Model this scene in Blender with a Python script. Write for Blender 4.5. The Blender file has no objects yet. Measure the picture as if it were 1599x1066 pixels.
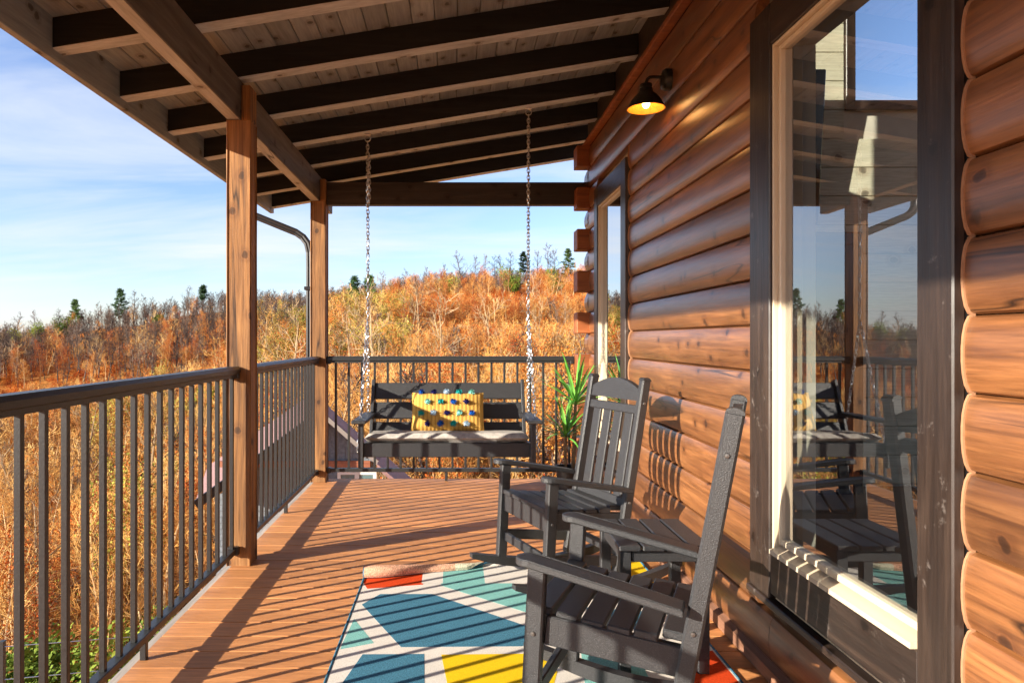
import bpy, bmesh, math, random
from mathutils import Vector, Matrix, noise
R = math.radians
SC = bpy.context.scene
COL = SC.collection
PI = math.pi

# ------------------------------------------------------------------ camera, sky, sun, exposure
cam_d = bpy.data.cameras.new('camera'); cam = bpy.data.objects.new('camera', cam_d); COL.objects.link(cam)
CAMZ = 1.234
cam.location = (0, 0, CAMZ); cam.rotation_euler = (PI/2, 0, 0)
cam_d.sensor_width = 36; cam_d.lens = 24.95
cam_d.shift_x = 0.0566; cam_d.shift_y = -0.002
cam_d.clip_start = 0.05; cam_d.clip_end = 12000
SC.camera = cam
SUN_EL = 18.3; SUN_AZ = 30.0            # light travels towards +X, turned 30 degrees to +Y
w = bpy.data.worlds.new('World'); SC.world = w; w.use_nodes = True
nt = w.node_tree; nt.nodes.clear()
def N(nt, t, **kw):
    n = nt.nodes.new(t)
    for k, v in kw.items():
        if k.startswith('_'): setattr(n, k[1:], v)
        else:
            key = int(k[1:]) if k[0] == 'i' and k[1:].isdigit() else k.replace('__', ' ')
            n.inputs[key].default_value = v
    return n
def L(nt, a, b): nt.links.new(a, b)
out = N(nt, 'ShaderNodeOutputWorld'); bg = N(nt, 'ShaderNodeBackground', Strength=0.145)
sky = N(nt, 'ShaderNodeTexSky'); sky.sky_type = 'NISHITA'; sky.sun_disc = False
sky.sun_elevation = R(SUN_EL); sky.sun_rotation = R(240); sky.altitude = 400; sky.air_density = 1.0; sky.dust_density = 0.6; sky.ozone_density = 2.2
tc = N(nt, 'ShaderNodeTexCoord'); sep = N(nt, 'ShaderNodeSeparateXYZ'); L(nt, tc.outputs['Generated'], sep.inputs[0])
ad = N(nt, 'ShaderNodeMath', _operation='ADD', i1=0.16); L(nt, sep.outputs[2], ad.inputs[0])
mx = N(nt, 'ShaderNodeMath', _operation='MAXIMUM', i1=0.05); L(nt, ad.outputs[0], mx.inputs[0])
dx = N(nt, 'ShaderNodeMath', _operation='DIVIDE'); L(nt, sep.outputs[0], dx.inputs[0]); L(nt, mx.outputs[0], dx.inputs[1])
dy = N(nt, 'ShaderNodeMath', _operation='DIVIDE'); L(nt, sep.outputs[1], dy.inputs[0]); L(nt, mx.outputs[0], dy.inputs[1])
cmb = N(nt, 'ShaderNodeCombineXYZ'); L(nt, dx.outputs[0], cmb.inputs[0]); L(nt, dy.outputs[0], cmb.inputs[1])
mp = N(nt, 'ShaderNodeMapping'); mp.inputs['Scale'].default_value = (0.5, 1.3, 1); mp.inputs['Rotation'].default_value = (0, 0, R(-8)); mp.inputs['Location'].default_value = (-4, 3, 0)
L(nt, cmb.outputs[0], mp.inputs[0])
nz = N(nt, 'ShaderNodeTexNoise', Scale=1.15, Detail=9.0, Roughness=0.56, Distortion=0.5); L(nt, mp.outputs[0], nz.inputs['Vector'])
rp = N(nt, 'ShaderNodeValToRGB'); rp.color_ramp.elements[0].position = 0.40; rp.color_ramp.elements[1].position = 0.72
rp.color_ramp.elements[0].color = (0, 0, 0, 1); rp.color_ramp.elements[1].color = (0.85, 0.85, 0.85, 1); L(nt, nz.outputs[0], rp.inputs[0])
mix = N(nt, 'ShaderNodeMixRGB'); mix.inputs[2].default_value = (2.55, 2.65, 2.8, 1)
tint = N(nt, 'ShaderNodeMixRGB', _blend_type='MULTIPLY', Fac=1.0); tint.inputs[2].default_value = (0.60, 0.59, 0.70, 1); L(nt, sky.outputs[0], tint.inputs[1])
L(nt, rp.outputs[0], mix.inputs[0]); L(nt, tint.outputs[0], mix.inputs[1]); L(nt, mix.outputs[0], bg.inputs[0]); L(nt, bg.outputs[0], out.inputs[0])
sd = bpy.data.lights.new('sun', 'SUN'); so = bpy.data.objects.new('sun', sd); COL.objects.link(so)
sd.energy = 4.8; sd.angle = R(0.53); sd.color = (1.0, 0.91, 0.77)
ldir = Vector((math.cos(R(SUN_AZ))*math.cos(R(SUN_EL)), math.sin(R(SUN_AZ))*math.cos(R(SUN_EL)), -math.sin(R(SUN_EL))))
so.rotation_euler = ldir.to_track_quat('-Z', 'Y').to_euler(); so.location = (-20, -12, 12)
vs = SC.view_settings; SC.display_settings.display_device = 'sRGB'
vs.view_transform = 'Standard'; vs.look = 'None'; vs.gamma = 1; vs.exposure = 1.42; vs.use_curve_mapping = False
SC.cycles.max_bounces = 6; SC.cycles.diffuse_bounces = 4; SC.cycles.glossy_bounces = 3; SC.cycles.transparent_max_bounces = 6; SC.cycles.use_adaptive_sampling = True; SC.cycles.adaptive_threshold = 0.02; SC.cycles.use_denoising = True
SC.cycles.sample_clamp_indirect = 8

# ------------------------------------------------------------------ materials
MATS = {}
def new_mat(name):
    m = bpy.data.materials.new(name); m.use_nodes = True; t = m.node_tree
    b = t.nodes['Principled BSDF']; MATS[name] = m
    return m, t, b
def coords(t, scale=(1, 1, 1), rnd=40.0):
    c = N(t, 'ShaderNodeTexCoord'); oi = N(t, 'ShaderNodeObjectInfo')
    mu = N(t, 'ShaderNodeMath', _operation='MULTIPLY', i1=rnd); L(t, oi.outputs['Random'], mu.inputs[0])
    av = N(t, 'ShaderNodeVectorMath', _operation='ADD'); L(t, c.outputs['Object'], av.inputs[0]); L(t, mu.outputs[0], av.inputs[1])
    mp = N(t, 'ShaderNodeMapping'); mp.inputs['Scale'].default_value = scale; L(t, av.outputs[0], mp.inputs[0])
    return mp.outputs[0], av.outputs[0], oi
def ramp(t, src, stops):
    r = N(t, 'ShaderNodeValToRGB'); e = r.color_ramp.elements
    while len(e) < len(stops): e.new(0.5)
    for i, (p, c) in enumerate(stops):
        e[i].position = p; e[i].color = (*c, 1) if len(c) == 3 else c
    L(t, src, r.inputs[0]); return r.outputs[0]
def mixc(t, fac, a, b, mode='MIX'):
    m = N(t, 'ShaderNodeMixRGB', _blend_type=mode)
    for i, v in enumerate((fac, a, b)):
        if hasattr(v, 'is_linked'): L(t, v, m.inputs[i])
        else: m.inputs[i].default_value = v if not isinstance(v, tuple) else (*v, 1)[:4]
    return m.outputs[0]
def bump(t, b, h, strength=0.3, dist=0.01):
    n = N(t, 'ShaderNodeBump', Strength=strength, Distance=dist); L(t, h, n.inputs['Height']); L(t, n.outputs[0], b.inputs['Normal'])
def wood(name, dark, mid, light, axis='y', rough=0.5, grain=1.0, knots=True, bump_s=0.25, var=0.25, knot_scale=2.4, spec=0.5, coat=0.0, wear=None, checks=False, lines=False):
    m, t, b = new_mat(name)
    g = {'x': (0.9, 14, 14), 'y': (14, 0.9, 14), 'z': (14, 14, 0.9)}[axis]
    v, raw, oi = coords(t, tuple(q*grain for q in g))
    n1 = N(t, 'ShaderNodeTexNoise', Scale=1.6, Detail=6.0, Roughness=0.62, Distortion=0.7); L(t, v, n1.inputs['Vector'])
    fine = N(t, 'ShaderNodeTexNoise', Scale=7.0, Detail=4.0, Roughness=0.6); L(t, v, fine.inputs['Vector'])
    col = ramp(t, n1.outputs[0], [(0.3, dark), (0.5, mid), (0.72, light)])
    fcol = ramp(t, fine.outputs[0], [(0.35, (0.72, 0.72, 0.72)), (0.6, (1.08, 1.08, 1.08))])
    col = mixc(t, 0.6, col, fcol, 'MULTIPLY')
    big = N(t, 'ShaderNodeTexNoise', Scale=1.3, Detail=3.0); L(t, raw, big.inputs['Vector'])
    bcol = ramp(t, big.outputs[0], [(0.3, (1-var, 1-var, 1-var)), (0.7, (1+var, 1+var, 1+var))])
    col = mixc(t, 1.0, col, bcol, 'MULTIPLY')
    rv = N(t, 'ShaderNodeMapRange', i3=1-var*0.9, i4=1+var*0.9); L(t, oi.outputs['Random'], rv.inputs[0])
    col = mixc(t, 1.0, col, rv.outputs[0], 'MULTIPLY')
    if lines:
        gl_ = {'x': (2.5, 70, 70), 'y': (70, 2.5, 70), 'z': (70, 70, 2.5)}[axis]; mpl = N(t, 'ShaderNodeMapping'); mpl.inputs['Scale'].default_value = gl_; L(t, raw, mpl.inputs[0])
        wl = N(t, 'ShaderNodeTexNoise', Scale=1.0, Detail=3.0, Roughness=0.7, Distortion=0.4); L(t, mpl.outputs[0], wl.inputs['Vector'])
        col = mixc(t, float(lines), col, ramp(t, wl.outputs[0], [(0.36, (0.55, 0.5, 0.46)), (0.5, (0.95, 0.95, 0.95)), (0.66, (1.18, 1.16, 1.12))]), 'MULTIPLY')
    if knots:
        sp = N(t, 'ShaderNodeSeparateXYZ'); wob = N(t, 'ShaderNodeTexNoise', Scale=22.0, Detail=2.0); L(t, raw, wob.inputs['Vector'])
        av = N(t, 'ShaderNodeMixRGB', _blend_type='LINEAR_LIGHT', Fac=0.012); L(t, raw, av.inputs[1]); L(t, wob.outputs['Color'], av.inputs[2]); L(t, av.outputs[0], sp.inputs[0])
        ai = 'xyz'.index(axis); oth = [q for q in range(3) if q != ai]
        u1 = N(t, 'ShaderNodeMath', _operation='MULTIPLY', i1=1.45*knot_scale); L(t, sp.outputs[ai], u1.inputs[0])
        v1 = N(t, 'ShaderNodeMath', _operation='ADD'); L(t, sp.outputs[oth[0]], v1.inputs[0]); L(t, sp.outputs[oth[1]], v1.inputs[1])
        v2 = N(t, 'ShaderNodeMath', _operation='MULTIPLY', i1=1.75*knot_scale); L(t, v1.outputs[0], v2.inputs[0])
        cb = N(t, 'ShaderNodeCombineXYZ'); L(t, u1.outputs[0], cb.inputs[0]); L(t, v2.outputs[0], cb.inputs[1])
        vo = N(t, 'ShaderNodeTexVoronoi', Scale=1.0); vo.voronoi_dimensions = '2D'; L(t, cb.outputs[0], vo.inputs['Vector'])
        kc = ramp(t, vo.outputs['Distance'], [(0.0, (0.10, 0.08, 0.07)), (0.05, (0.24, 0.19, 0.16)), (0.075, (0.9, 0.84, 0.8)), (0.09, (0.72, 0.66, 0.62)), (0.16, (1, 1, 1))])
        col = mixc(t, 0.85, col, kc, 'MULTIPLY')
    if checks:
        cs = {'x': (0.5, 9, 9), 'y': (9, 0.5, 9), 'z': (9, 9, 0.5)}[axis]
        mp3 = N(t, 'ShaderNodeMapping'); mp3.inputs['Scale'].default_value = cs; L(t, raw, mp3.inputs[0])
        cn = N(t, 'ShaderNodeTexNoise', Scale=1.0, Detail=2.0, Distortion=0.6); L(t, mp3.outputs[0], cn.inputs['Vector'])
        cc = ramp(t, cn.outputs[0], [(0.485, (1, 1, 1)), (0.5, (0.12, 0.1, 0.08)), (0.515, (1, 1, 1))])
        gate = N(t, 'ShaderNodeTexNoise', Scale=1.1, Detail=1.0); L(t, raw, gate.inputs['Vector'])
        gf = ramp(t, gate.outputs[0], [(0.52, (0, 0, 0)), (0.58, (1, 1, 1))])
        col = mixc(t, gf, col, mixc(t, 1.0, col, cc, 'MULTIPLY'))
    if wear:
        wn = N(t, 'ShaderNodeTexNoise', Scale=14.0, Detail=8.0, Roughness=0.75); L(t, raw, wn.inputs['Vector'])
        wf = ramp(t, wn.outputs[0], [(0.61, (0, 0, 0)), (0.7, (0.55, 0.55, 0.55))])
        col = mixc(t, wf, col, wear)
    L(t, col, b.inputs['Base Color'])
    rr = N(t, 'ShaderNodeMapRange', i3=rough-0.1, i4=rough+0.16); L(t, fine.outputs[0], rr.inputs[0]); L(t, rr.outputs[0], b.inputs['Roughness'])
    b.inputs['Specular IOR Level'].default_value = spec
    b.inputs['Coat Weight'].default_value = coat; b.inputs['Coat Roughness'].default_value = 0.34
    bump(t, b, fine.outputs[0], bump_s, 0.004)
    return m
def plain(name, c, rough=0.5, metal=0.0, noise_s=None, var=0.12, bump_s=0.0, spec=0.5, speckle=None):
    m, t, b = new_mat(name)
    b.inputs['Roughness'].default_value = rough; b.inputs['Metallic'].default_value = metal; b.inputs['Specular IOR Level'].default_value = spec
    if noise_s:
        v, raw, oi = coords(t)
        n = N(t, 'ShaderNodeTexNoise', Scale=noise_s, Detail=6.0, Roughness=0.65); L(t, raw, n.inputs['Vector'])
        lo = tuple(q*(1-var) for q in c); hi = tuple(min(1, q*(1+var)) for q in c)
        col = ramp(t, n.outputs[0], [(0.32, lo), (0.68, hi)])
        if speckle:
            n2 = N(t, 'ShaderNodeTexNoise', Scale=speckle[0], Detail=2.0); L(t, raw, n2.inputs['Vector'])
            sf = ramp(t, n2.outputs[0], [(speckle[2], (0, 0, 0)), (speckle[2]+0.06, (1, 1, 1))])
            col = mixc(t, sf, col, speckle[1])
        L(t, col, b.inputs['Base Color'])
        if bump_s: bump(t, b, n.outputs[0], bump_s, 0.004)
    else: b.inputs['Base Color'].default_value = (*c, 1)
    return m

wood('log', (0.12, 0.041, 0.013), (0.21, 0.080, 0.025), (0.32, 0.132, 0.044), 'y', rough=0.40, grain=0.8, bump_s=0.3, var=0.26, checks=True, lines=0.6, knot_scale=2.3, spec=0.7, coat=0.8)
wood('log_end', (0.16, 0.045, 0.014), (0.25, 0.075, 0.022), (0.33, 0.11, 0.035), 'x', rough=0.5, bump_s=0.15, knots=False)
plain('caulk', (0.34, 0.17, 0.085), 0.7, noise_s=60)
wood('trim', (0.018, 0.012, 0.010), (0.033, 0.021, 0.016), (0.062, 0.039, 0.028), 'z', rough=0.36, bump_s=0.25, wear=(0.20, 0.17, 0.15), spec=0.6, var=0.1)
wood('trim_h', (0.018, 0.012, 0.010), (0.033, 0.021, 0.016), (0.062, 0.039, 0.028), 'y', rough=0.36, bump_s=0.25, wear=(0.20, 0.17, 0.15), spec=0.6, var=0.1)
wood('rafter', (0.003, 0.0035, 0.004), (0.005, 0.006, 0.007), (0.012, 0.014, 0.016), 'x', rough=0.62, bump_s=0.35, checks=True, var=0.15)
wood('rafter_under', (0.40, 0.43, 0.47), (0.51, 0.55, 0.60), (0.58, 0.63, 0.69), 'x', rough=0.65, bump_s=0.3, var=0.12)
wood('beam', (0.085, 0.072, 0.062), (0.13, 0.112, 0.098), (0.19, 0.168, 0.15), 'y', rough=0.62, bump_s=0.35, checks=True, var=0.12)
wood('beam_under_lit', (0.36, 0.37, 0.38), (0.46, 0.48, 0.50), (0.55, 0.57, 0.60), 'y', rough=0.65, bump_s=0.3, checks=True, var=0.1)  # lighter copy of beam, light bounced off the deck put into its colour
wood('beam_x', (0.018, 0.014, 0.012), (0.035, 0.027, 0.023), (0.06, 0.047, 0.04), 'x', rough=0.55, bump_s=0.3, var=0.12)
wood('post', (0.11, 0.046, 0.015), (0.25, 0.113, 0.034), (0.39, 0.188, 0.062), 'z', rough=0.68, bump_s=0.5, checks=True, var=0.14, knot_scale=2.0)
wood('ceiling', (0.205, 0.225, 0.25), (0.26, 0.285, 0.31), (0.32, 0.345, 0.375), 'y', rough=0.6, bump_s=0.2, var=0.15)
wood('fascia', (0.21, 0.24, 0.27), (0.27, 0.30, 0.335), (0.33, 0.365, 0.40), 'y', rough=0.6, bump_s=0.25, var=0.08)
wood('deck', (0.46, 0.185, 0.062), (0.56, 0.235, 0.080), (0.64, 0.285, 0.102), 'x', rough=0.55, lines=0.32, grain=2.2, knots=False, bump_s=0.5, var=0.17)
wood('rim', (0.30, 0.27, 0.23), (0.38, 0.34, 0.29), (0.46, 0.41, 0.35), 'y', rough=0.7, knots=False, var=0.1)
wood('skirt', (0.18, 0.085, 0.05), (0.26, 0.13, 0.08), (0.34, 0.18, 0.11), 'y', rough=0.5, knots=False, var=0.1)
plain('vinyl', (0.60, 0.50, 0.36), 0.4, noise_s=3, var=0.04)
plain('rail', (0.024, 0.025, 0.025), 0.40, noise_s=140, var=0.3, bump_s=0.15, spec=0.6)
plain('plastic', (0.024, 0.024, 0.026), 0.44, noise_s=260, var=0.4, bump_s=0.45, spec=0.65, speckle=(420, (0.10, 0.10, 0.10), 0.63))
plain('lamp_black', (0.012, 0.011, 0.010), 0.35, noise_s=40)
plain('steel', (0.62, 0.64, 0.66), 0.28, metal=1.0, noise_s=90, var=0.2)
plain('bolt', (0.2, 0.19, 0.18), 0.35, metal=0.9)
plain('gutter', (0.016, 0.015, 0.016), 0.35, noise_s=30)
plain('cushion', (0.42, 0.385, 0.345), 0.9, noise_s=24, var=0.3, bump_s=0.3)
plain('pot', (0.018, 0.018, 0.020), 0.5, noise_s=30)
plain('soil', (0.05, 0.03, 0.02), 0.95, noise_s=60, var=0.6)
plain('tv', (0.008, 0.009, 0.012), 0.15)
wood('shiplap', (0.60, 0.57, 0.42), (0.66, 0.63, 0.47), (0.72, 0.69, 0.53), 'x', rough=0.5, bump_s=0.05, var=0.05, knot_scale=1.3)
plain('interior', (0.62, 0.58, 0.48), 0.7, noise_s=3)
plain('interior_floor', (0.16, 0.09, 0.05), 0.5, noise_s=3)
plain('roofing', (0.10, 0.09, 0.085), 0.8, noise_s=12, var=0.3)
plain('shade_inner', (0.80, 0.36, 0.05), 0.5, metal=0.0, noise_s=120, var=0.3)
# rug materials: woven
def rugmat(name, c, var=0.25):
    m, t, b = new_mat(name); v, raw, oi = coords(t, (260, 90, 100), 0)
    n = N(t, 'ShaderNodeTexNoise', Scale=1.0, Detail=3.0); L(t, v, n.inputs['Vector'])
    n2 = N(t, 'ShaderNodeTexNoise', Scale=7.0, Detail=4.0); L(t, raw, n2.inputs['Vector'])
    col = ramp(t, n.outputs[0], [(0.3, tuple(q*(1-var) for q in c)), (0.7, tuple(min(1, q*(1+var)) for q in c))])
    col = mixc(t, 0.25, col, ramp(t, n2.outputs[0], [(0.3, (0.7, 0.7, 0.7)), (0.7, (1.1, 1.1, 1.1))]), 'MULTIPLY')
    L(t, col, b.inputs['Base Color']); b.inputs['Roughness'].default_value = 0.95; b.inputs['Specular IOR Level'].default_value = 0.15
    bump(t, b, n.outputs[0], 0.5, 0.002)
rugmat('rug_cream', (0.66, 0.61, 0.54), 0.1); rugmat('rug_blue', (0.055, 0.175, 0.255), 0.35); rugmat('rug_teal', (0.20, 0.45, 0.41))
rugmat('rug_yellow', (0.78, 0.50, 0.008), 0.1); rugmat('rug_orange', (0.60, 0.055, 0.008), 0.2); rugmat('rug_border', (0.04, 0.13, 0.20), 0.5)
rugmat('rug_back_salmon', (0.62, 0.34, 0.22), 0.5); rugmat('rug_back_pale', (0.62, 0.58, 0.42), 0.4)
m, t, b = new_mat('pillow'); v, raw, oi = coords(t, (1, 1, 1), 0)
wv = N(t, 'ShaderNodeTexWave', Scale=11.0, Distortion=0.6, Detail=2.0); wv.bands_direction = 'X'; L(t, raw, wv.inputs['Vector'])
fn = N(t, 'ShaderNodeTexNoise', Scale=180.0, Detail=3.0); L(t, raw, fn.inputs['Vector'])
c_ = ramp(t, wv.outputs[0], [(0.0, (0.40, 0.20, 0.035)), (0.15, (0.54, 0.30, 0.055)), (1.0, (0.60, 0.34, 0.07))])
c_ = mixc(t, 0.5, c_, ramp(t, fn.outputs[0], [(0.3, (0.7, 0.7, 0.7)), (0.7, (1.15, 1.15, 1.15))]), 'MULTIPLY')
L(t, c_, b.inputs['Base Color']); b.inputs['Roughness'].default_value = 0.95; bump(t, b, wv.outputs[0], 0.5, 0.004)
for nm, c in {'pom_blue': (0.012, 0.10, 0.42), 'pom_navy': (0.018, 0.016, 0.11), 'pom_pale': (0.42, 0.56, 0.68), 'pom_turquoise': (0.02, 0.38, 0.36), 'pom_aqua': (0.24, 0.60, 0.52)}.items():
    plain(nm, c, 0.95, noise_s=150, var=0.4, bump_s=0.8, spec=0.1)
# yucca leaves
m, t, b = new_mat('leaf_green'); v, raw, oi = coords(t, (1, 1, 1), 9)
n = N(t, 'ShaderNodeTexNoise', Scale=6.0, Detail=3.0); L(t, raw, n.inputs['Vector'])
L(t, ramp(t, n.outputs[0], [(0.3, (0.045, 0.18, 0.022)), (0.5, (0.09, 0.30, 0.04)), (0.7, (0.19, 0.44, 0.08))]), b.inputs['Base Color'])
b.inputs['Roughness'].default_value = 0.35
plain('stem', (0.14, 0.09, 0.05), 0.85, noise_s=40, var=0.4, bump_s=0.6)
# glass: dielectric reflection over what lies behind it
m, t, b = new_mat('glass'); t.nodes.remove(b)
o_ = t.nodes['Material Output']; tr = N(t, 'ShaderNodeBsdfTransparent', Color=(0.92, 0.96, 0.94, 1)); gl = N(t, 'ShaderNodeBsdfGlossy', Roughness=0.0)
fr = N(t, 'ShaderNodeFresnel', IOR=1.52); mu = N(t, 'ShaderNodeMath', _operation='MULTIPLY', i1=4.0, _use_clamp=True); L(t, fr.outputs[0], mu.inputs[0])
mxs = N(t, 'ShaderNodeMixShader'); L(t, mu.outputs[0], mxs.inputs[0]); L(t, tr.outputs[0], mxs.inputs[1]); L(t, gl.outputs[0], mxs.inputs[2]); L(t, mxs.outputs[0], o_.inputs[0])
m, t, b = new_mat('bulb'); b.inputs['Emission Color'].default_value = (1, 0.62, 0.22, 1); b.inputs['Emission Strength'].default_value = 9
# vegetation
def leafmat(name, stops, rough=0.8, scale=0.35, transl=0.0):
    m, t, b = new_mat(name); c = N(t, 'ShaderNodeTexCoord'); oi = N(t, 'ShaderNodeObjectInfo')
    n = N(t, 'ShaderNodeTexNoise', Scale=scale, Detail=5.0, Roughness=0.7); L(t, c.outputs['Object'], n.inputs['Vector'])
    ad = N(t, 'ShaderNodeMath', _operation='MULTIPLY_ADD', i1=0.46, i2=-0.23); L(t, oi.outputs['Random'], ad.inputs[0])
    a2 = N(t, 'ShaderNodeMath', _operation='ADD'); L(t, n.outputs[0], a2.inputs[0]); L(t, ad.outputs[0], a2.inputs[1])
    L(t, ramp(t, a2.outputs[0], stops), b.inputs['Base Color']); b.inputs['Roughness'].default_value = rough; b.inputs['Specular IOR Level'].default_value = 0.2
    return m
leafmat('bark', [(0.3, (0.34, 0.20, 0.09)), (0.5, (0.48, 0.31, 0.15)), (0.7, (0.60, 0.42, 0.22))])
leafmat('bark_pale', [(0.3, (0.24, 0.155, 0.08)), (0.5, (0.36, 0.25, 0.14)), (0.7, (0.48, 0.35, 0.20))])
leafmat('bark_grey', [(0.3, (0.055, 0.042, 0.036)), (0.5, (0.09, 0.07, 0.06)), (0.7, (0.16, 0.125, 0.10))])
leafmat('twig', [(0.22, (0.20, 0.085, 0.035)), (0.4, (0.46, 0.20, 0.05)), (0.55, (0.60, 0.33, 0.09)), (0.75, (0.72, 0.48, 0.18))])
leafmat('twig_grey', [(0.3, (0.06, 0.042, 0.034)), (0.5, (0.11, 0.075, 0.056)), (0.7, (0.20, 0.13, 0.09))])
leafmat('leaf_rust', [(0.3, (0.28, 0.045, 0.008)), (0.5, (0.48, 0.105, 0.014)), (0.7, (0.58, 0.20, 0.03))])
leafmat('leaf_olive', [(0.3, (0.16, 0.14, 0.025)), (0.5, (0.27, 0.26, 0.04)), (0.7, (0.40, 0.38, 0.06))])
leafmat('leaf_pine', [(0.3, (0.016, 0.038, 0.012)), (0.5, (0.035, 0.075, 0.02)), (0.7, (0.07, 0.12, 0.03))])
leafmat('leaf_shrub', [(0.3, (0.055, 0.095, 0.012)), (0.5, (0.14, 0.20, 0.022)), (0.7, (0.33, 0.34, 0.04))])
# neighbour house
plain('house_roof', (0.25, 0.14, 0.13), 0.85, noise_s=8, var=0.2)
plain('shingle', (0.145, 0.165, 0.185), 0.8, noise_s=9, var=0.25)
plain('white_trim', (0.62, 0.60, 0.56), 0.5)
plain('house_trim', (0.20, 0.17, 0.15), 0.6)
plain('pane', (0.10, 0.17, 0.18), 0.1, spec=0.8)
wood('redwood', (0.16, 0.05, 0.025), (0.23, 0.08, 0.04), (0.30, 0.11, 0.05), 'x', knots=False)
# ground: leaf litter
m, t, b = new_mat('litter'); g = N(t, 'ShaderNodeNewGeometry')
n1 = N(t, 'ShaderNodeTexNoise', Scale=0.035, Detail=8.0, Roughness=0.65); L(t, g.outputs['Position'], n1.inputs['Vector'])
n2 = N(t, 'ShaderNodeTexNoise', Scale=1.6, Detail=9.0, Roughness=0.75); L(t, g.outputs['Position'], n2.inputs['Vector'])
c_ = ramp(t, n1.outputs[0], [(0.34, (0.46, 0.26, 0.09)), (0.47, (0.55, 0.21, 0.045)), (0.60, (0.56, 0.16, 0.025)), (0.72, (0.50, 0.27, 0.09))])
c_ = mixc(t, 0.9, c_, ramp(t, n2.outputs[0], [(0.3, (0.35, 0.33, 0.3)), (0.55, (0.95, 0.95, 0.95)), (0.7, (1.25, 1.2, 1.1))]), 'MULTIPLY')
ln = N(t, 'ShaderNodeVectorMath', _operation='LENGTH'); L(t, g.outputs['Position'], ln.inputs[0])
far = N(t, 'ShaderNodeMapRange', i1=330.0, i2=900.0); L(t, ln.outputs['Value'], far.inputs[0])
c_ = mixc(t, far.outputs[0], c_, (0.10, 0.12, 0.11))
L(t, c_, b.inputs['Base Color']); b.inputs['Roughness'].default_value = 0.95; b.inputs['Specular IOR Level'].default_value = 0.1; bump(t, b, n2.outputs[0], 0.8, 0.25)

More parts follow.
